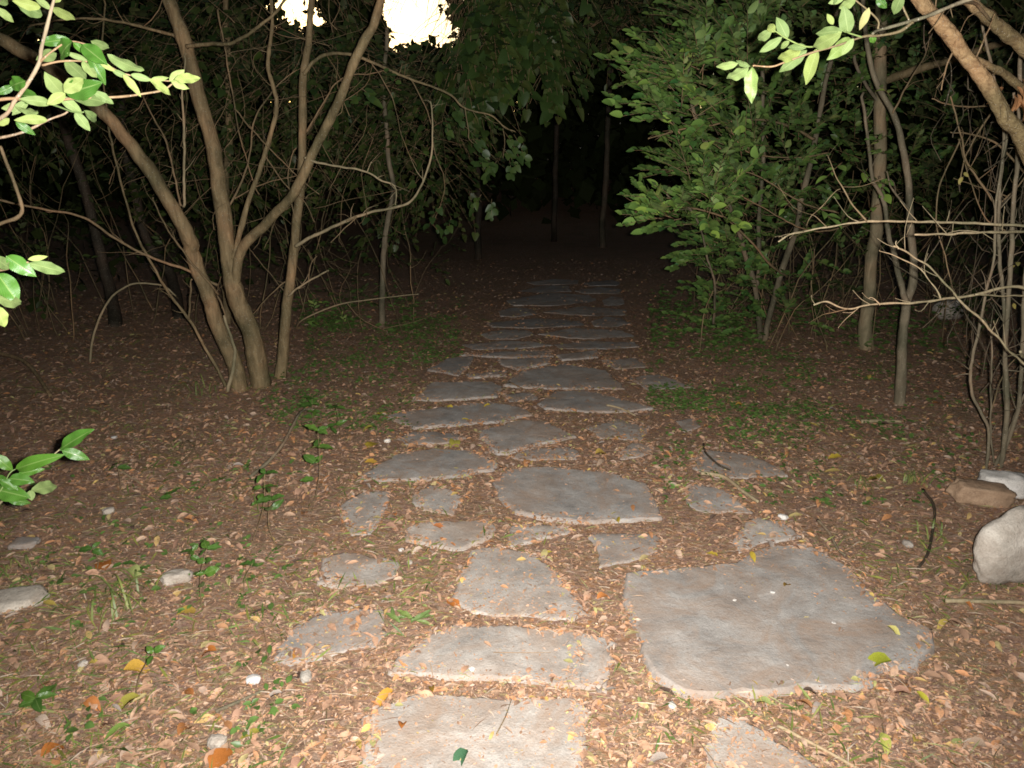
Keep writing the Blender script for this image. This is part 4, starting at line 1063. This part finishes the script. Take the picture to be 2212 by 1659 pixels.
tg = Tubes()
for i in range(66):
    u, v = random.uniform(1990, 2230), random.uniform(60, 900); y = Y4 + random.uniform(-.15, .5)
    a = random.gauss(1.45, .55); l = random.uniform(70, 300); bend = random.uniform(-25, 25)
    tg.add(px([(u, v), (u + math.cos(a) * l * .5 + bend, v - math.sin(a) * l * .5), (u + math.cos(a) * l, v - math.sin(a) * l)], y, y + random.uniform(-.2, .2)), random.uniform(.0014, .0042), .0009, 4, 4, 0, .05, 0, i, stems.location)
o = obj('twigs', tg.mesh('twigs', M['bark_dim']), stems); o['kind'] = 'stuff'
lean = thing('leaning_tree', 'rough tan leaning trunks crossing the upper corner', 'tree', (3.25, 2.75, hgt(3.25, 2.75)))
B3 = Vector((3.25, 2.75, hgt(3.25, 2.75) - .05))
limb('trunk', lean, [B3, Vector((3.0, 2.7, .6))] + px([(2330,520),(2270,410),(2218,322),(2195,286),(2161,242),(2124,178),(2074,111),(2033,50),(1993,0),(1930,-90),(1860,-190)], 2.62, 2.5), .034, .017, M['bark_rough'], 12, 14, .20, .014, .2, 71)
limb('trunk', lean, [B3 + Vector((.1, .1, 0)), Vector((3.2, 2.8, .9))] + px([(2400,400),(2300,200),(2212,104),(2175,74),(2141,44),(2091,0),(2040,-70)], 2.75, 2.65), .03, .016, M['bark_rough'], 12, 14, .20, .010, .2, 75)
br(lean, [(2085,125),(2107,128),(2158,155),(2191,178),(2240,215)], 2.6, 2.75, .013, .018, 'bark_rough', 77, 10, .006)
br(lean, [(2141,44),(2110,12),(2080,6),(2006,34)], 2.65, 2.3, .007, .005, 'twig', 78, 8, .006)
for i, p in enumerate([[(2060,95),(2050,130),(2040,160),(2033,195)], [(2140,200),(2170,230),(2175,262)], [(2100,145),(2120,100),(2140,60)], [(2030,48),(2020,20),(2026,-20)]]):
    br(lean, p, 2.58, 2.5, .004, .002, 'twig', 80 + i)
f = Foliage()
for (u, v) in ((2195,175),(2185,195),(2150,180),(2205,160)): f.spray(W(u, v, 2.7), Vector((random.uniform(-.5, .5), -.3, -.8)), .05, 2, .06, .2, .002)
B_, Y_, Z_, L_ = f.arrays()
for i in range(len(B_)):
    o = leaf_obj('dead_leaf', leaf_mesh(('fal', i % 5), FAL[i % 5], M['fallen']), lean, B_[i], Y_[i], Z_[i], float(L_[i]), 1); o.color = (.36, .18, .08, 1)

bare = thing('bare_shrub', 'leafless shrub sending long bare tan branches across the picture edge', 'shrub', (2.75, 2.9, hgt(2.75, 2.9)))
BB = Vector((2.75, 2.9, hgt(2.75, 2.9) - .05))
limb('stem', bare, [BB, Vector((2.7, 2.88, .5)), W(2330, 500, 2.85), W(2380, 300, 2.9)], .022, .012, M['twig'], 8, 5, .15, .02, .2, 90)
for i, (p, y, y1, a, b, m) in enumerate([
 ([(2345,498),(2212,489),(2074,482),(1973,480),(1872,479),(1771,492),(1714,504),(1681,522)], 2.85, 2.7, .010, .0045, 'twig_pale'),
 ([(2345,490),(2212,499),(2158,502),(2057,506),(1976,507)], 2.8, 2.6, .009, .007, 'twig_pale'),
 ([(1872,478),(1832,430),(1812,396),(1790,350),(1785,335)], 2.72, 2.8, .005, .002, 'twig'), ([(1815,408),(1785,440),(1755,467),(1743,487)], 2.75, 2.75, .003, .0015, 'twig'), ([(1788,490),(1768,470),(1755,465)], 2.72, 2.74, .003, .0015, 'twig'),
 ([(2320,700),(2212,622),(2107,636),(2040,645),(1973,652),(1889,659),(1832,667),(1788,654),(1758,659)], 2.85, 2.6, .011, .004, 'twig_pale'),
 ([(2107,636),(2160,640),(2212,641),(2300,640)], 2.66, 2.8, .006, .005, 'twig_pale'), ([(2030,645),(2006,603),(1983,577),(1939,553),(1900,540)], 2.65, 2.7, .005, .002, 'twig_pale'),
 ([(2330,880),(2208,781),(2158,734),(2107,684),(2057,630),(2013,583),(1970,553),(1930,532)], 2.7, 2.5, .008, .005, 'twig_pale'), ([(1940,538),(1934,530),(1936,522)], 2.5, 2.5, .004, .002, 'twig_pale'),
 ([(1900,659),(1885,648),(1876,645)], 2.6, 2.6, .004, .002, 'twig_pale'), ([(1832,667),(1780,680),(1745,700)], 2.6, 2.9, .003, .0015, 'twig'), ([(2270,800),(2212,770),(2204,758)], 2.5, 2.45, .010, .008, 'twig_pale')]):
    br(bare, p, y, y1, a * .72, b * .72, m, i + 100, 8, .012, rough=.3)

# ------------------------------------------------------------------ near leafy branches at both upper corners
def near_leaf(parent, bx, by, tx, ty, y, wr=1.0, pale=True, mk=None, dy=None, tilt=.5):
    ex = 1.06; tx, ty = bx + (tx - bx) * ex, by + (ty - by) * ex; wr *= .9
    b = W(bx, by, y); t = W(tx, ty, y + (random.uniform(-.025, .025) if dy is None else dy))
    yv = t - b; L = yv.length
    view = (Vector((0, 0, CAM_H)) - (b + t) / 2).normalized()
    z = view + Vector((random.uniform(-tilt, tilt), 0, random.uniform(-.2, tilt)))
    if pale: z = -z
    k = random.randrange(8)
    mk = mk or 'leaf_near'
    return leaf_obj('leaf', leaf_mesh((mk, k), NEAR[k], M[mk]), parent, b, yv, z, L, wr)
Z3 = lambda x, y: (1469 + x * .33594, y * .33594)
Z1 = lambda x, y: (x * .33594, y * .33594)
Z4 = lambda x, y: (x * .33594, 553 + y * .33594)
fr = thing('laurel_shrub', 'shrub whose near branch of large pale green leaves hangs over the bush', 'shrub', (2.35, 1.95, hgt(2.35, 1.95)))
YR = 1.8
limb('stem', fr, [Vector((2.35, 1.95, hgt(2.35, 1.95) - .04)), Vector((2.3, 1.95, 1.0)), W(2330, -60, 1.95), W(2350, -250, 2.0)], .02, .012, M['twig'], 8, 6, .15, .01, .2, 120)
for i, (p, y, y1, a, b, m) in enumerate([
 ([Z3(2400,-160),Z3(2100,-80),Z3(1820,10),Z3(1600,100),Z3(1440,150),Z3(1280,190),Z3(1240,215)], 1.93, YR, .007, .004, 'bark_grey'),
 ([Z3(1500,145),Z3(1420,205),Z3(1280,235),Z3(1180,240),Z3(1000,300),Z3(850,340),Z3(680,400),Z3(590,430),Z3(470,425)], 1.83, YR - .05, .0045, .0022, 'twig'),
 ([Z3(930,290),Z3(815,300),Z3(690,250),Z3(600,190)], YR, YR - .03, .0025, .0016, 'leaf_pale'),
 ([Z3(1170,240),Z3(1090,212),Z3(1060,195)], YR, YR - .02, .003, .002, 'leaf_pale'),
 ([Z3(1280,185),Z3(1280,130),Z3(1180,40),Z3(1110,-20)], YR + .05, YR + .05, .003, .002, 'twig'), ([Z3(1470,130),Z3(1430,50),Z3(1420,-10)], 1.84, 1.84, .003, .002, 'twig')]):
    br(fr, p, y, y1, a, b, m, i + 130, 6, .004, forks=False)
for (bx, by, tx, ty, w, pale, mk) in [
 (465,432,450,648,.95,0,'leaf_pale'),(440,430,300,525,1,1,0),(375,405,230,442,.9,1,0),(452,425,350,398,.8,1,0),(590,192,488,275,1.1,1,0),(655,240,518,335,1,1,0),(690,250,628,115,1.25,1,0),(612,205,558,150,1.3,1,0),
 (705,265,640,312,1.2,1,0),(818,302,688,305,.9,1,0),(775,325,617,397,.85,1,0),(815,322,643,463,.85,1,0),(885,312,805,538,.95,1,0),(1045,198,868,215,.8,1,0),(1040,208,828,325,.85,1,0),(1095,248,968,370,1.1,0,'leaf_pale'),
 (1115,248,1042,352,1.3,1,0),(1082,215,1056,58,1.25,1,0),(1130,-10,1025,60,1.2,1,0),(1215,48,1160,190,1.0,1,'leaf_yellow'),(1432,-40,1368,100,1.3,1,0),(985,158,948,92,1.3,1,0),(1240,222,1238,285,1.6,0,'leaf_near'),(1060,-20,960,20,1.2,1,0),(1260,-10,1330,50,1.1,0,0),(1010,-30,990,30,.9,1,0)]:
    near_leaf(fr, *Z3(bx, by), *Z3(tx, ty), YR + random.uniform(-.03, .03), w, bool(pale), mk or None, tilt=.4)

fl_ = thing('laurel_shrub', 'shrub with near branches of pale broad leaves before the dark leaning trunks', 'shrub', (-1.75, 1.45, hgt(-1.75, 1.45)))
YL = 1.5
limb('stem', fl_, [Vector((-1.75, 1.45, -.04)), Vector((-1.72, 1.45, .8)), W(-120, 300, 1.5), W(-60, 60, 1.5), W(80, -100, 1.5), W(116, -200, 1.5)], .016, .007, M['twig'], 8, 6, .15, .006, .2, 140)
for i, (p, y, y1, a, b, m) in enumerate([
 ([Z1(365,-60),Z1(345,0),Z1(310,150),Z1(270,300),Z1(255,400),Z1(190,520),Z1(100,640),Z1(0,760),Z1(-350,900)], YL, YL, .0035, .0055, 'bark_grey'),
 ([Z1(-350,700),Z1(0,640),Z1(150,640),Z1(320,660),Z1(470,635),Z1(730,625),Z1(950,600),Z1(1050,580),Z1(1110,540)], YL, YL, .005, .002, 'twig'),
 ([Z1(320,662),Z1(400,690),Z1(470,715),Z1(540,720)], YL, YL - .02, .003, .0015, 'leaf_pale'), ([Z1(-200,900),Z1(0,885),Z1(150,850),Z1(300,780),Z1(410,740),Z1(440,720)], YL + .05, YL + .05, .004, .002, 'bark_grey'),
 ([Z1(255,400),Z1(330,330),Z1(440,265),Z1(560,290)], YL, YL - .02, .003, .0015, 'twig'), ([Z1(270,420),Z1(420,390),Z1(640,400),Z1(790,470),Z1(960,505),Z1(1090,520)], YL, YL + .03, .003, .0015, 'twig'),
 ([Z4(-300,160),Z4(-30,100),Z4(80,70),Z4(180,40)], 1.3, 1.25, .004, .002, 'twig'), ([Z4(-400,1800),Z4(-60,1640),Z4(0,1590),Z4(150,1420),Z4(280,1330),Z4(385,1243)], 1.62, 1.7, .005, .002, 'twig_pale'), ([Z4(-100,1600),Z4(0,1510),Z4(60,1400),Z4(100,1370)], 1.62, 1.65, .003, .0015, 'leaf_pale'),
 ([Z1(0,940),Z1(40,1050),Z1(95,1200),Z1(140,1340),Z1(110,1400),Z1(0,1440),Z1(-120,1500)], 2.6, 2.6, .007, .009, 'twig')]):
    br(fl_, p, y, y1, a, b, m, i + 150, 6, .003, forks=False)
for (bx, by, tx, ty, w, pale) in [
 (330,45,485,132,.8,1),(260,45,100,15,1,1),(270,95,120,20,1.1,1),(325,60,225,-20,1.1,1),(340,20,400,-60,1,1),(-20,50,88,142,1,1),(0,30,60,-30,1.2,1),
 (445,250,255,275,.9,0),(465,268,355,365,1.3,0),(470,270,555,345,1,0),(530,290,670,400,1.2,0),(560,335,685,525,1.0,0),(585,262,705,312,.9,1),
 (360,340,250,378,1.1,1),(430,340,565,388,.8,1),(420,388,552,512,1.2,1),(530,388,618,502,1.1,1),(640,400,735,455,1,1),(690,352,925,478,.7,1),(720,450,825,500,1,1),(790,480,902,605,.9,1),(840,480,970,515,1,1),(960,508,1105,608,.75,1),(970,508,1085,505,.8,1),
 (1092,525,1178,455,1.3,1),(1120,512,1285,500,.8,1),(1100,522,1208,572,1,1),(402,602,305,505,1.7,1),(410,592,535,505,1.2,1),(420,600,308,668,1.2,1),(430,600,620,545,1.1,0),(440,612,690,655,.8,1),(600,590,728,662,1,1),
 (380,620,525,722,1.2,1),(330,662,145,638,.8,1),(480,718,575,838,1.1,1),(540,712,652,792,.9,1),(305,772,115,765,.8,1),(100,780,215,862,1.2,0),(245,622,60,605,1,0),(165,520,55,555,1.2,0),(90,552,-20,605,1,0),(245,722,125,708,.7,1),(60,762,-20,805,1.2,1),(180,650,80,730,1.1,1),(130,680,20,700,1.2,1)]:
    near_leaf(fl_, *Z1(bx, by), *Z1(tx, ty), YL + random.uniform(-.04, .03), w, bool(pale), 'leaf_near')
for (bx, by, tx, ty, w, pale) in [(40,0,200,115,1.35,0),(180,22,300,5,.9,1),(180,45,425,105,.7,1),(60,75,-40,10,1.2,1),(-20,110,105,280,1.5,0),(-40,255,172,330,.8,1),(-30,320,35,455,1.2,1)]:
    near_leaf(fl_, *Z4(bx, by), *Z4(tx, ty), 1.25 + random.uniform(-.03, .03), w, bool(pale), 'leaf_near', tilt=.3)
for (bx, by, tx, ty, w, pale) in [(388,1242,575,1118,.95,0),(398,1250,558,1300,1.1,0),(385,1250,520,1160,.7,0),(105,1370,325,1288,.8,0),(-40,1280,75,1375,1.3,0),(55,1430,200,1445,1.3,0),(25,1480,-60,1560,1.2,0),(200,1512,385,1463,.9,1),(192,1508,205,1568,1.8,1),(-30,1500,160,1545,1.2,0),(120,1402,265,1368,.9,0),(-30,1420,60,1470,1.2,0),(40,1560,190,1590,1,0),(0,1440,110,1500,1.1,0)]:
    near_leaf(fl_, *Z4(bx, by), *Z4(tx, ty), 1.66 + random.uniform(-.04, .04), w, bool(pale), 'leaf_near', tilt=.5)

# ------------------------------------------------------------------ seedlings, grass, ground cover
SEED = [
 (292,1514,321,1408,3,.055,'two leaved green seedling standing alone in the front litter'), (208,1240,215,1183,3,.06,'seedling with one dark leaf beside an orange fallen leaf'), (437,1321,444,1185,10,.06,'bushy seedling with many leaves behind the grass tuft'),
 (529,1289,538,1217,3,.06,'small three leaved seedling next to the bushy seedling'), (279,1250,265,1217,2,.06,'tiny seedling leaning over before the pale rock'), (396,1254,396,1190,4,.055,'thin seedling standing before the slanting pale rock'),
 (544,1173,581,1023,8,.075,'leaning seedling beside the grey bent stick'), (674,1104,672,930,10,.085,'tallest seedling with paired leaves beside the path'), (257,1077,255,1003,3,.075,'lone seedling at the end of a thin pale stick'),
 (375,1104,373,1066,4,.07,'low seedling with light green leaves out on the litter'), (598,1187,598,1080,6,.07,'upright seedling between the leaning one and the half buried slab'), (676,930,676,860,11,.085,'leafy seedling tuft behind the tallest seedling'),
 (726,975,726,880,10,.075,'leafy seedling tuft nearest the path edge'), (85,1538,80,1508,5,.075,'low dark leaved seedling in the front corner'), (450,1060,462,1035,3,.08,'seedling with a single broad light leaf on the litter')]
for i, (bu, bv, tu, tv, n, L, lab) in enumerate(SEED):
    b = G(bu, bv); b.z = floor_z(b.x, b.y) - .005
    t = W(tu, tv, b.y + random.uniform(-.03, .03))
    o = thing('seedling', lab, 'seedling', b, 'seedlings in the leaf litter')
    t = t + Vector((random.uniform(-.035, .035), 0, 0)); mid = b.lerp(t, .5) + Vector((random.uniform(-.025, .025), 0, 0))
    limb('stem', o, [b, mid, t], .0022, .0011, M['twig'], 5, 4, 0, 0, 0, i)
    for k in range(n):
        fr_ = 1 - (k // 3) * .2 if n > 3 else 1 - k * .04
        p = b.lerp(t, max(.25, fr_))
        a = k * 2.4 + i
        yv = Vector((math.cos(a), math.sin(a) * .7, random.uniform(-.15, .7)))
        kk = random.randrange(8)
        leaf_obj('leaf', leaf_mesh(('seedling_leaf', kk), NEAR[kk], M['seedling_leaf']), o, p, yv, (random.uniform(-.6, .6), random.uniform(-.9, .3), random.uniform(.5, 1)), L * random.uniform(.5, .95), random.uniform(1.0, 1.4))
pt = G(880, 1354); pt.z = floor_z(pt.x, pt.y)
o = thing('fern_sprig', 'bright green sprig lying in the joint above the long slab', 'plant', pt)
for k in range(9):
    a = random.uniform(-.5, 3.6)
    kk = k % 8
    leaf_obj('leaf', leaf_mesh(('sprig', kk), NEAR[kk], M['leaf_pale']), o, pt + Vector((random.uniform(-.05, .04), random.uniform(-.02, .02), .01)), (math.cos(a), math.sin(a) * .6, random.uniform(0, .3)), (0, -.4, 1), random.uniform(.04, .075), .6)
def grass_tuft(u, v, n, L, lab, spread=.06):
    g = G(u, v); g.z = floor_z(g.x, g.y) - .004
    o = thing('grass_tuft', lab, 'grass', g, 'grass tufts in the litter')
    for k in range(n):
        a = random.uniform(0, 6.28); l = L * random.uniform(.5, 1.2); d = Vector((math.cos(a), math.sin(a), 0))
        p = g + Vector((random.uniform(-spread, spread), random.uniform(-spread, spread), 0))
        pts = [p - g, p - g + d * l * .3 + Vector((0, 0, l * .45)), p - g + d * l * .7 + Vector((0, 0, l * .42)), p - g + d * l + Vector((0, 0, l * random.uniform(.05, .3)))]
        sl = smooth_line(pts, 3); V, Fc = [], []
        side = Vector((-d.y, d.x, 0))
        for i, q in enumerate(sl):
            w = .0032 * (1 - (i / (len(sl) - 1)) ** 2) + .0004
            V += [(q + side * w)[:], (q - side * w)[:]]
        for i in range(len(sl) - 1): Fc.append((2 * i, 2 * i + 1, 2 * i + 3, 2 * i + 2))
        obj('blade', mesh_np('blade', V, Fc, M['grass'], smooth=True), o)
grass_tuft(240, 1320, 14, .17, 'bent pale grass tuft in the litter near the bushy seedling', .09)
grass_tuft(300, 1275, 9, .15, 'sparse grass tuft just behind the bent pale one', .08)
grass_tuft(1966, 1040, 22, .11, 'green grass tuft beside the dark crooked streak', .07)
grass_tuft(1862, 1050, 14, .09, 'small green grass tuft next to a yellow green leaf', .06)
grass_tuft(2010, 1160, 14, .09, 'thin grass tuft before the round boulder', .06)
grass_tuft(30, 1245, 9, .14, 'wispy grass tuft beyond the broad pale rock', .08)
grass_tuft(450, 850, 16, .16, 'pale grass tuft at the foot of the leaning trunks', .12)

def cover(name, label, regions, n_each, leaf, hmax, mat):
    B, Y, Z, L = [], [], [], []
    for (u0, u1, v0, v1, n) in regions:
        for _ in range(n):
            u, v = random.uniform(u0, u1), random.uniform(v0, v1)
            g = G(u, v); h = hmax * random.random() ** 1.5
            if mnoise.noise(Vector((g.x * 1.8, g.y * 1.8, 4))) + random.uniform(-.35, .35) < -.0: continue
            g.z = floor_z(g.x, g.y)
            for q in range(3):
                a = random.uniform(0, 6.28)
                B.append((g.x + random.uniform(-.02, .02), g.y + random.uniform(-.02, .02), g.z + h * random.uniform(.4, 1))); Y.append((math.cos(a), math.sin(a), random.uniform(-.1, .5))); Z.append((random.uniform(-.4, .4), random.uniform(-.7, .1), 1)); L.append(leaf * random.uniform(.5, 1.2))
    B = np.array(B, np.float32); Y = np.array(Y); Z = np.array(Z)
    st = on_stone(B[:, 0], B[:, 1]); B, Y, Z, L = B[~st], Y[~st], Z[~st], np.array(L)[~st]
    t = (.7 + .6 * rng.random((len(B), 1))) * np.ones((1, 3))
    o = obj(name, scatter(name, LOW, B, Y, Z, L, rng.uniform(.9, 1.5, len(B)), M[mat], t))
    o['kind'] = 'stuff'; o['label'] = label
cover('ground_cover', 'low green leaves growing along both sides of the path', [(660,1000,690,800,1700),(560,900,780,940,700),(1400,1760,720,900,1900),(1560,1960,800,960,600),(1760,2200,700,900,450),(60,640,1000,1640,260),(1420,2100,880,1100,320),(700,1010,640,720,500)], 0, .032, .07, 'foliage')

cover('low_growth', 'taller dark green growth at the foot of the evergreen bush', [(1400,1780,650,760,900),(1780,2150,690,770,350),(640,900,660,730,420)], 0, .06, .34, 'foliage')
# ------------------------------------------------------------------ thickets of thin stems either side
def thicket(name, label, u0, u1, vb0, vb1, n, hmin, hmax, leaf_n, seed):
    rs = random.Random(seed); T = Tubes(); f = Foliage()
    for i in range(n):
        g = G(rs.uniform(u0, u1), rs.uniform(vb0, vb1)); g.z = hgt(g.x, g.y) - .02
        h = rs.uniform(hmin, hmax); lean_ = Vector((rs.uniform(-.6, .6), rs.uniform(-.2, .2), 0)) * h
        P = [g, g + lean_ * .3 + Vector((rs.uniform(-.08, .08), 0, h * .4)), g + lean_ * .6 + Vector((rs.uniform(-.12, .12), 0, h * .7)), g + lean_ + Vector((0, 0, h))]
        r = rs.uniform(.0025, .007)
        L = T.add(P, r, r * .35, 5, 4, 0, .04, 0, i)
        for k in range(rs.randrange(2, 5)):
            q = L[rs.randrange(len(L) // 3, len(L))]; d = Vector((rs.uniform(-1, 1), rs.uniform(-.5, .3), rs.uniform(.1, .9)))
            T.add([q, q + d * rs.uniform(.1, .25), q + d * rs.uniform(.3, .55) + Vector((0, 0, .08))], r * .5, .001, 4, 2, 0, .02, 0, i + k)
        for k in range(leaf_n):
            q = L[rs.randrange(len(L) // 3, len(L))]
            f.spray(q, Vector((rs.uniform(-1, 1), rs.uniform(-.6, .3), rs.uniform(-.3, .5))), .22, 5, .07, .2, .0018)
    o = thing(name, label, 'undergrowth'); del o['category']
    bpy.data.objects.remove(o)
    tw = obj(name, T.mesh(name, M['bark'])); tw['kind'] = 'stuff'; tw['label'] = label
    B, Y, Z, L = f.arrays()
    lf = obj('undergrowth_leaves', scatter('undergrowth_leaves', LOW, B, Y, Z, L, rng.uniform(.9, 1.3, len(B)), M['foliage_dark'], (.7 + .6 * rng.random((len(B), 1))) * np.ones((1, 3))), tw); lf['kind'] = 'stuff'
thicket('undergrowth', 'dim thicket of thin stems and small leaves behind the leaning trunks', 20, 900, 640, 740, 44, .6, 2.4, 8, 5)
thicket('undergrowth', 'tangle of thin stems and small leaves under the evergreen bush', 1480, 2180, 640, 760, 70, .4, 1.7, 3, 6)
# the arched twig
ga = G(195, 783); ga.z = hgt(ga.x, ga.y)
o = thing('arched_shoot', 'thin arched shoot bowing over the litter by the leaning clump', 'shoot', ga)
limb('stem', o, [ga] + px([(201,728),(222,671),(249,634),(289,613),(322,612),(353,617),(380,640)], ga.y), .010, .006, M['twig_pale'], 6, 5, .15, .01, 0, 4)
gl = G(640, 712); gl.z = hgt(gl.x, gl.y)
o = thing('low_shoot', 'long bare shoot reaching low across the path edge beside the slim tree', 'shoot', gl)
limb('stem', o, [gl] + px([(655,690),(735,657),(802,647),(860,640),(905,635)], gl.y - .3, gl.y - .7), .009, .004, M['twig_pale'], 6, 5, .2, .006, 0, 14)
br(o, [(751,655),(785,691),(835,716)], gl.y - .5, gl.y - .5, .006, .003, 'twig', 15); br(o, [(825,711),(896,696),(936,677)], gl.y - .5, gl.y - .6, .004, .002, 'twig', 16)
f = Foliage()
for (u, v) in ((655,690),(680,672),(700,668),(720,690),(745,700),(690,655),(760,690)): f.spray(W(u, v, gl.y - .3), Vector((random.uniform(-.5, 1), -.3, random.uniform(-.2, .6))), .14, 5, .06, .1, .002)
finish(f, o, 40, MID, 'bsh', M['leaf_bush'], LOW, M['foliage'], gap=False)

# ------------------------------------------------------------------ the surrounding wood: canopy overhead and far trees as one mass
def wood():
    P, L = [], []
    n = 125000                                                            # canopy, unseen overhead, packed dense to block the sky's light
    r = 24 * np.sqrt(rng.random(n)); a = rng.random(n) * 6.283
    x, y = r * np.sin(a), r * np.cos(a)
    zb = 3.9 + .5 * np.sin(x * .9) * np.cos(y * .8)
    z = zb + (8.5 - zb) * rng.random(n) ** 1.3
    P.append(np.stack([x, y, z], -1)); L.append(.24 + .2 * rng.random(n))
    n = 300000                                                              # the wall of trees all round
    r = 17 + 12 * rng.random(n) ** .8; a = rng.random(n) * 6.283
    x, y = r * np.sin(a), r * np.cos(a); z = .2 + 12 * rng.random(n) + hv(x, y) * .8
    P.append(np.stack([x, y, z], -1)); L.append(.32 + .26 * rng.random(n))
    n = 70000                                                              # understorey at the sides and behind
    a = np.concatenate([rng.uniform(18, 342, n // 2)]); r = rng.uniform(8.5, 17, n // 2)
    x, y = r * np.sin(np.radians(a)), r * np.cos(np.radians(a)); z = .1 + 4.2 * rng.random(n // 2)
    P.append(np.stack([x, y, z], -1)); L.append(.09 + .09 * rng.random(n // 2))
    # small-leaved twigs fringing the openings
    for a0, a1, e in GAP_AE[:2]:
        n = 26000; az = np.radians(rng.uniform(a0 - 3.5, a1 + 3.5, n)); el = np.radians(rng.uniform(e - 3, 12, n)); r = rng.uniform(10, 19, n)
        P.append(np.stack([r * np.sin(az), r * np.cos(az), CAM_H + r * np.tan(el)], -1)); L.append(.09 + .09 * rng.random(n))
    P = np.concatenate(P).astype(np.float32); L = np.concatenate(L)
    k = ~in_gap(P, .8)
    az, el = aim(P[:, 0], P[:, 1], P[:, 2])
    for a0, a1, e in GAP_AE: k &= ~((L > .2) & (az > a0 - .9) & (az < a1 + .9) & (el > e - .9) & (el < 17))
    # no leaf of the mass hangs into the lit space in front
    k &= ~((np.hypot(P[:, 0], P[:, 1]) < 8.0) & (P[:, 2] < 3.6))
    P, L = P[k], L[k]; n = len(P)
    Y = rng.normal(0, 1, (n, 3)); Y[:, 2] -= .3; Z = rng.normal(0, 1, (n, 3)); Z[:, 2] += .8
    t = (.6 + .6 * rng.random((n, 1))) * np.ones((1, 3))
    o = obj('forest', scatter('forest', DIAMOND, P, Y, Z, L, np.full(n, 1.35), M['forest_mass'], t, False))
    o['kind'] = 'stuff'; o['label'] = 'dark mass of surrounding forest foliage and canopy'
    T = Tubes()
    for i in range(90):
        r = random.uniform(10, 26); a = random.uniform(0, 6.283)
        sa = (a + math.pi) % (2 * math.pi) - math.pi
        if (abs(sa) < .62 and r < 15) or -.40 < sa < -.03: continue
        x, y = r * math.sin(a), r * math.cos(a); z = hgt(x, y); w = random.uniform(.05, .13)
        T.add([Vector((x, y, z - .1)), Vector((x + random.uniform(-.4, .4), y, z + 3)), Vector((x + random.uniform(-.8, .8), y, z + 7))], w, w * .5, 8, 4, .1, .05, .2, i)
    tr = obj('trunks', T.mesh('trunks', M['bark_dark']), o); tr['kind'] = 'stuff'
wood()
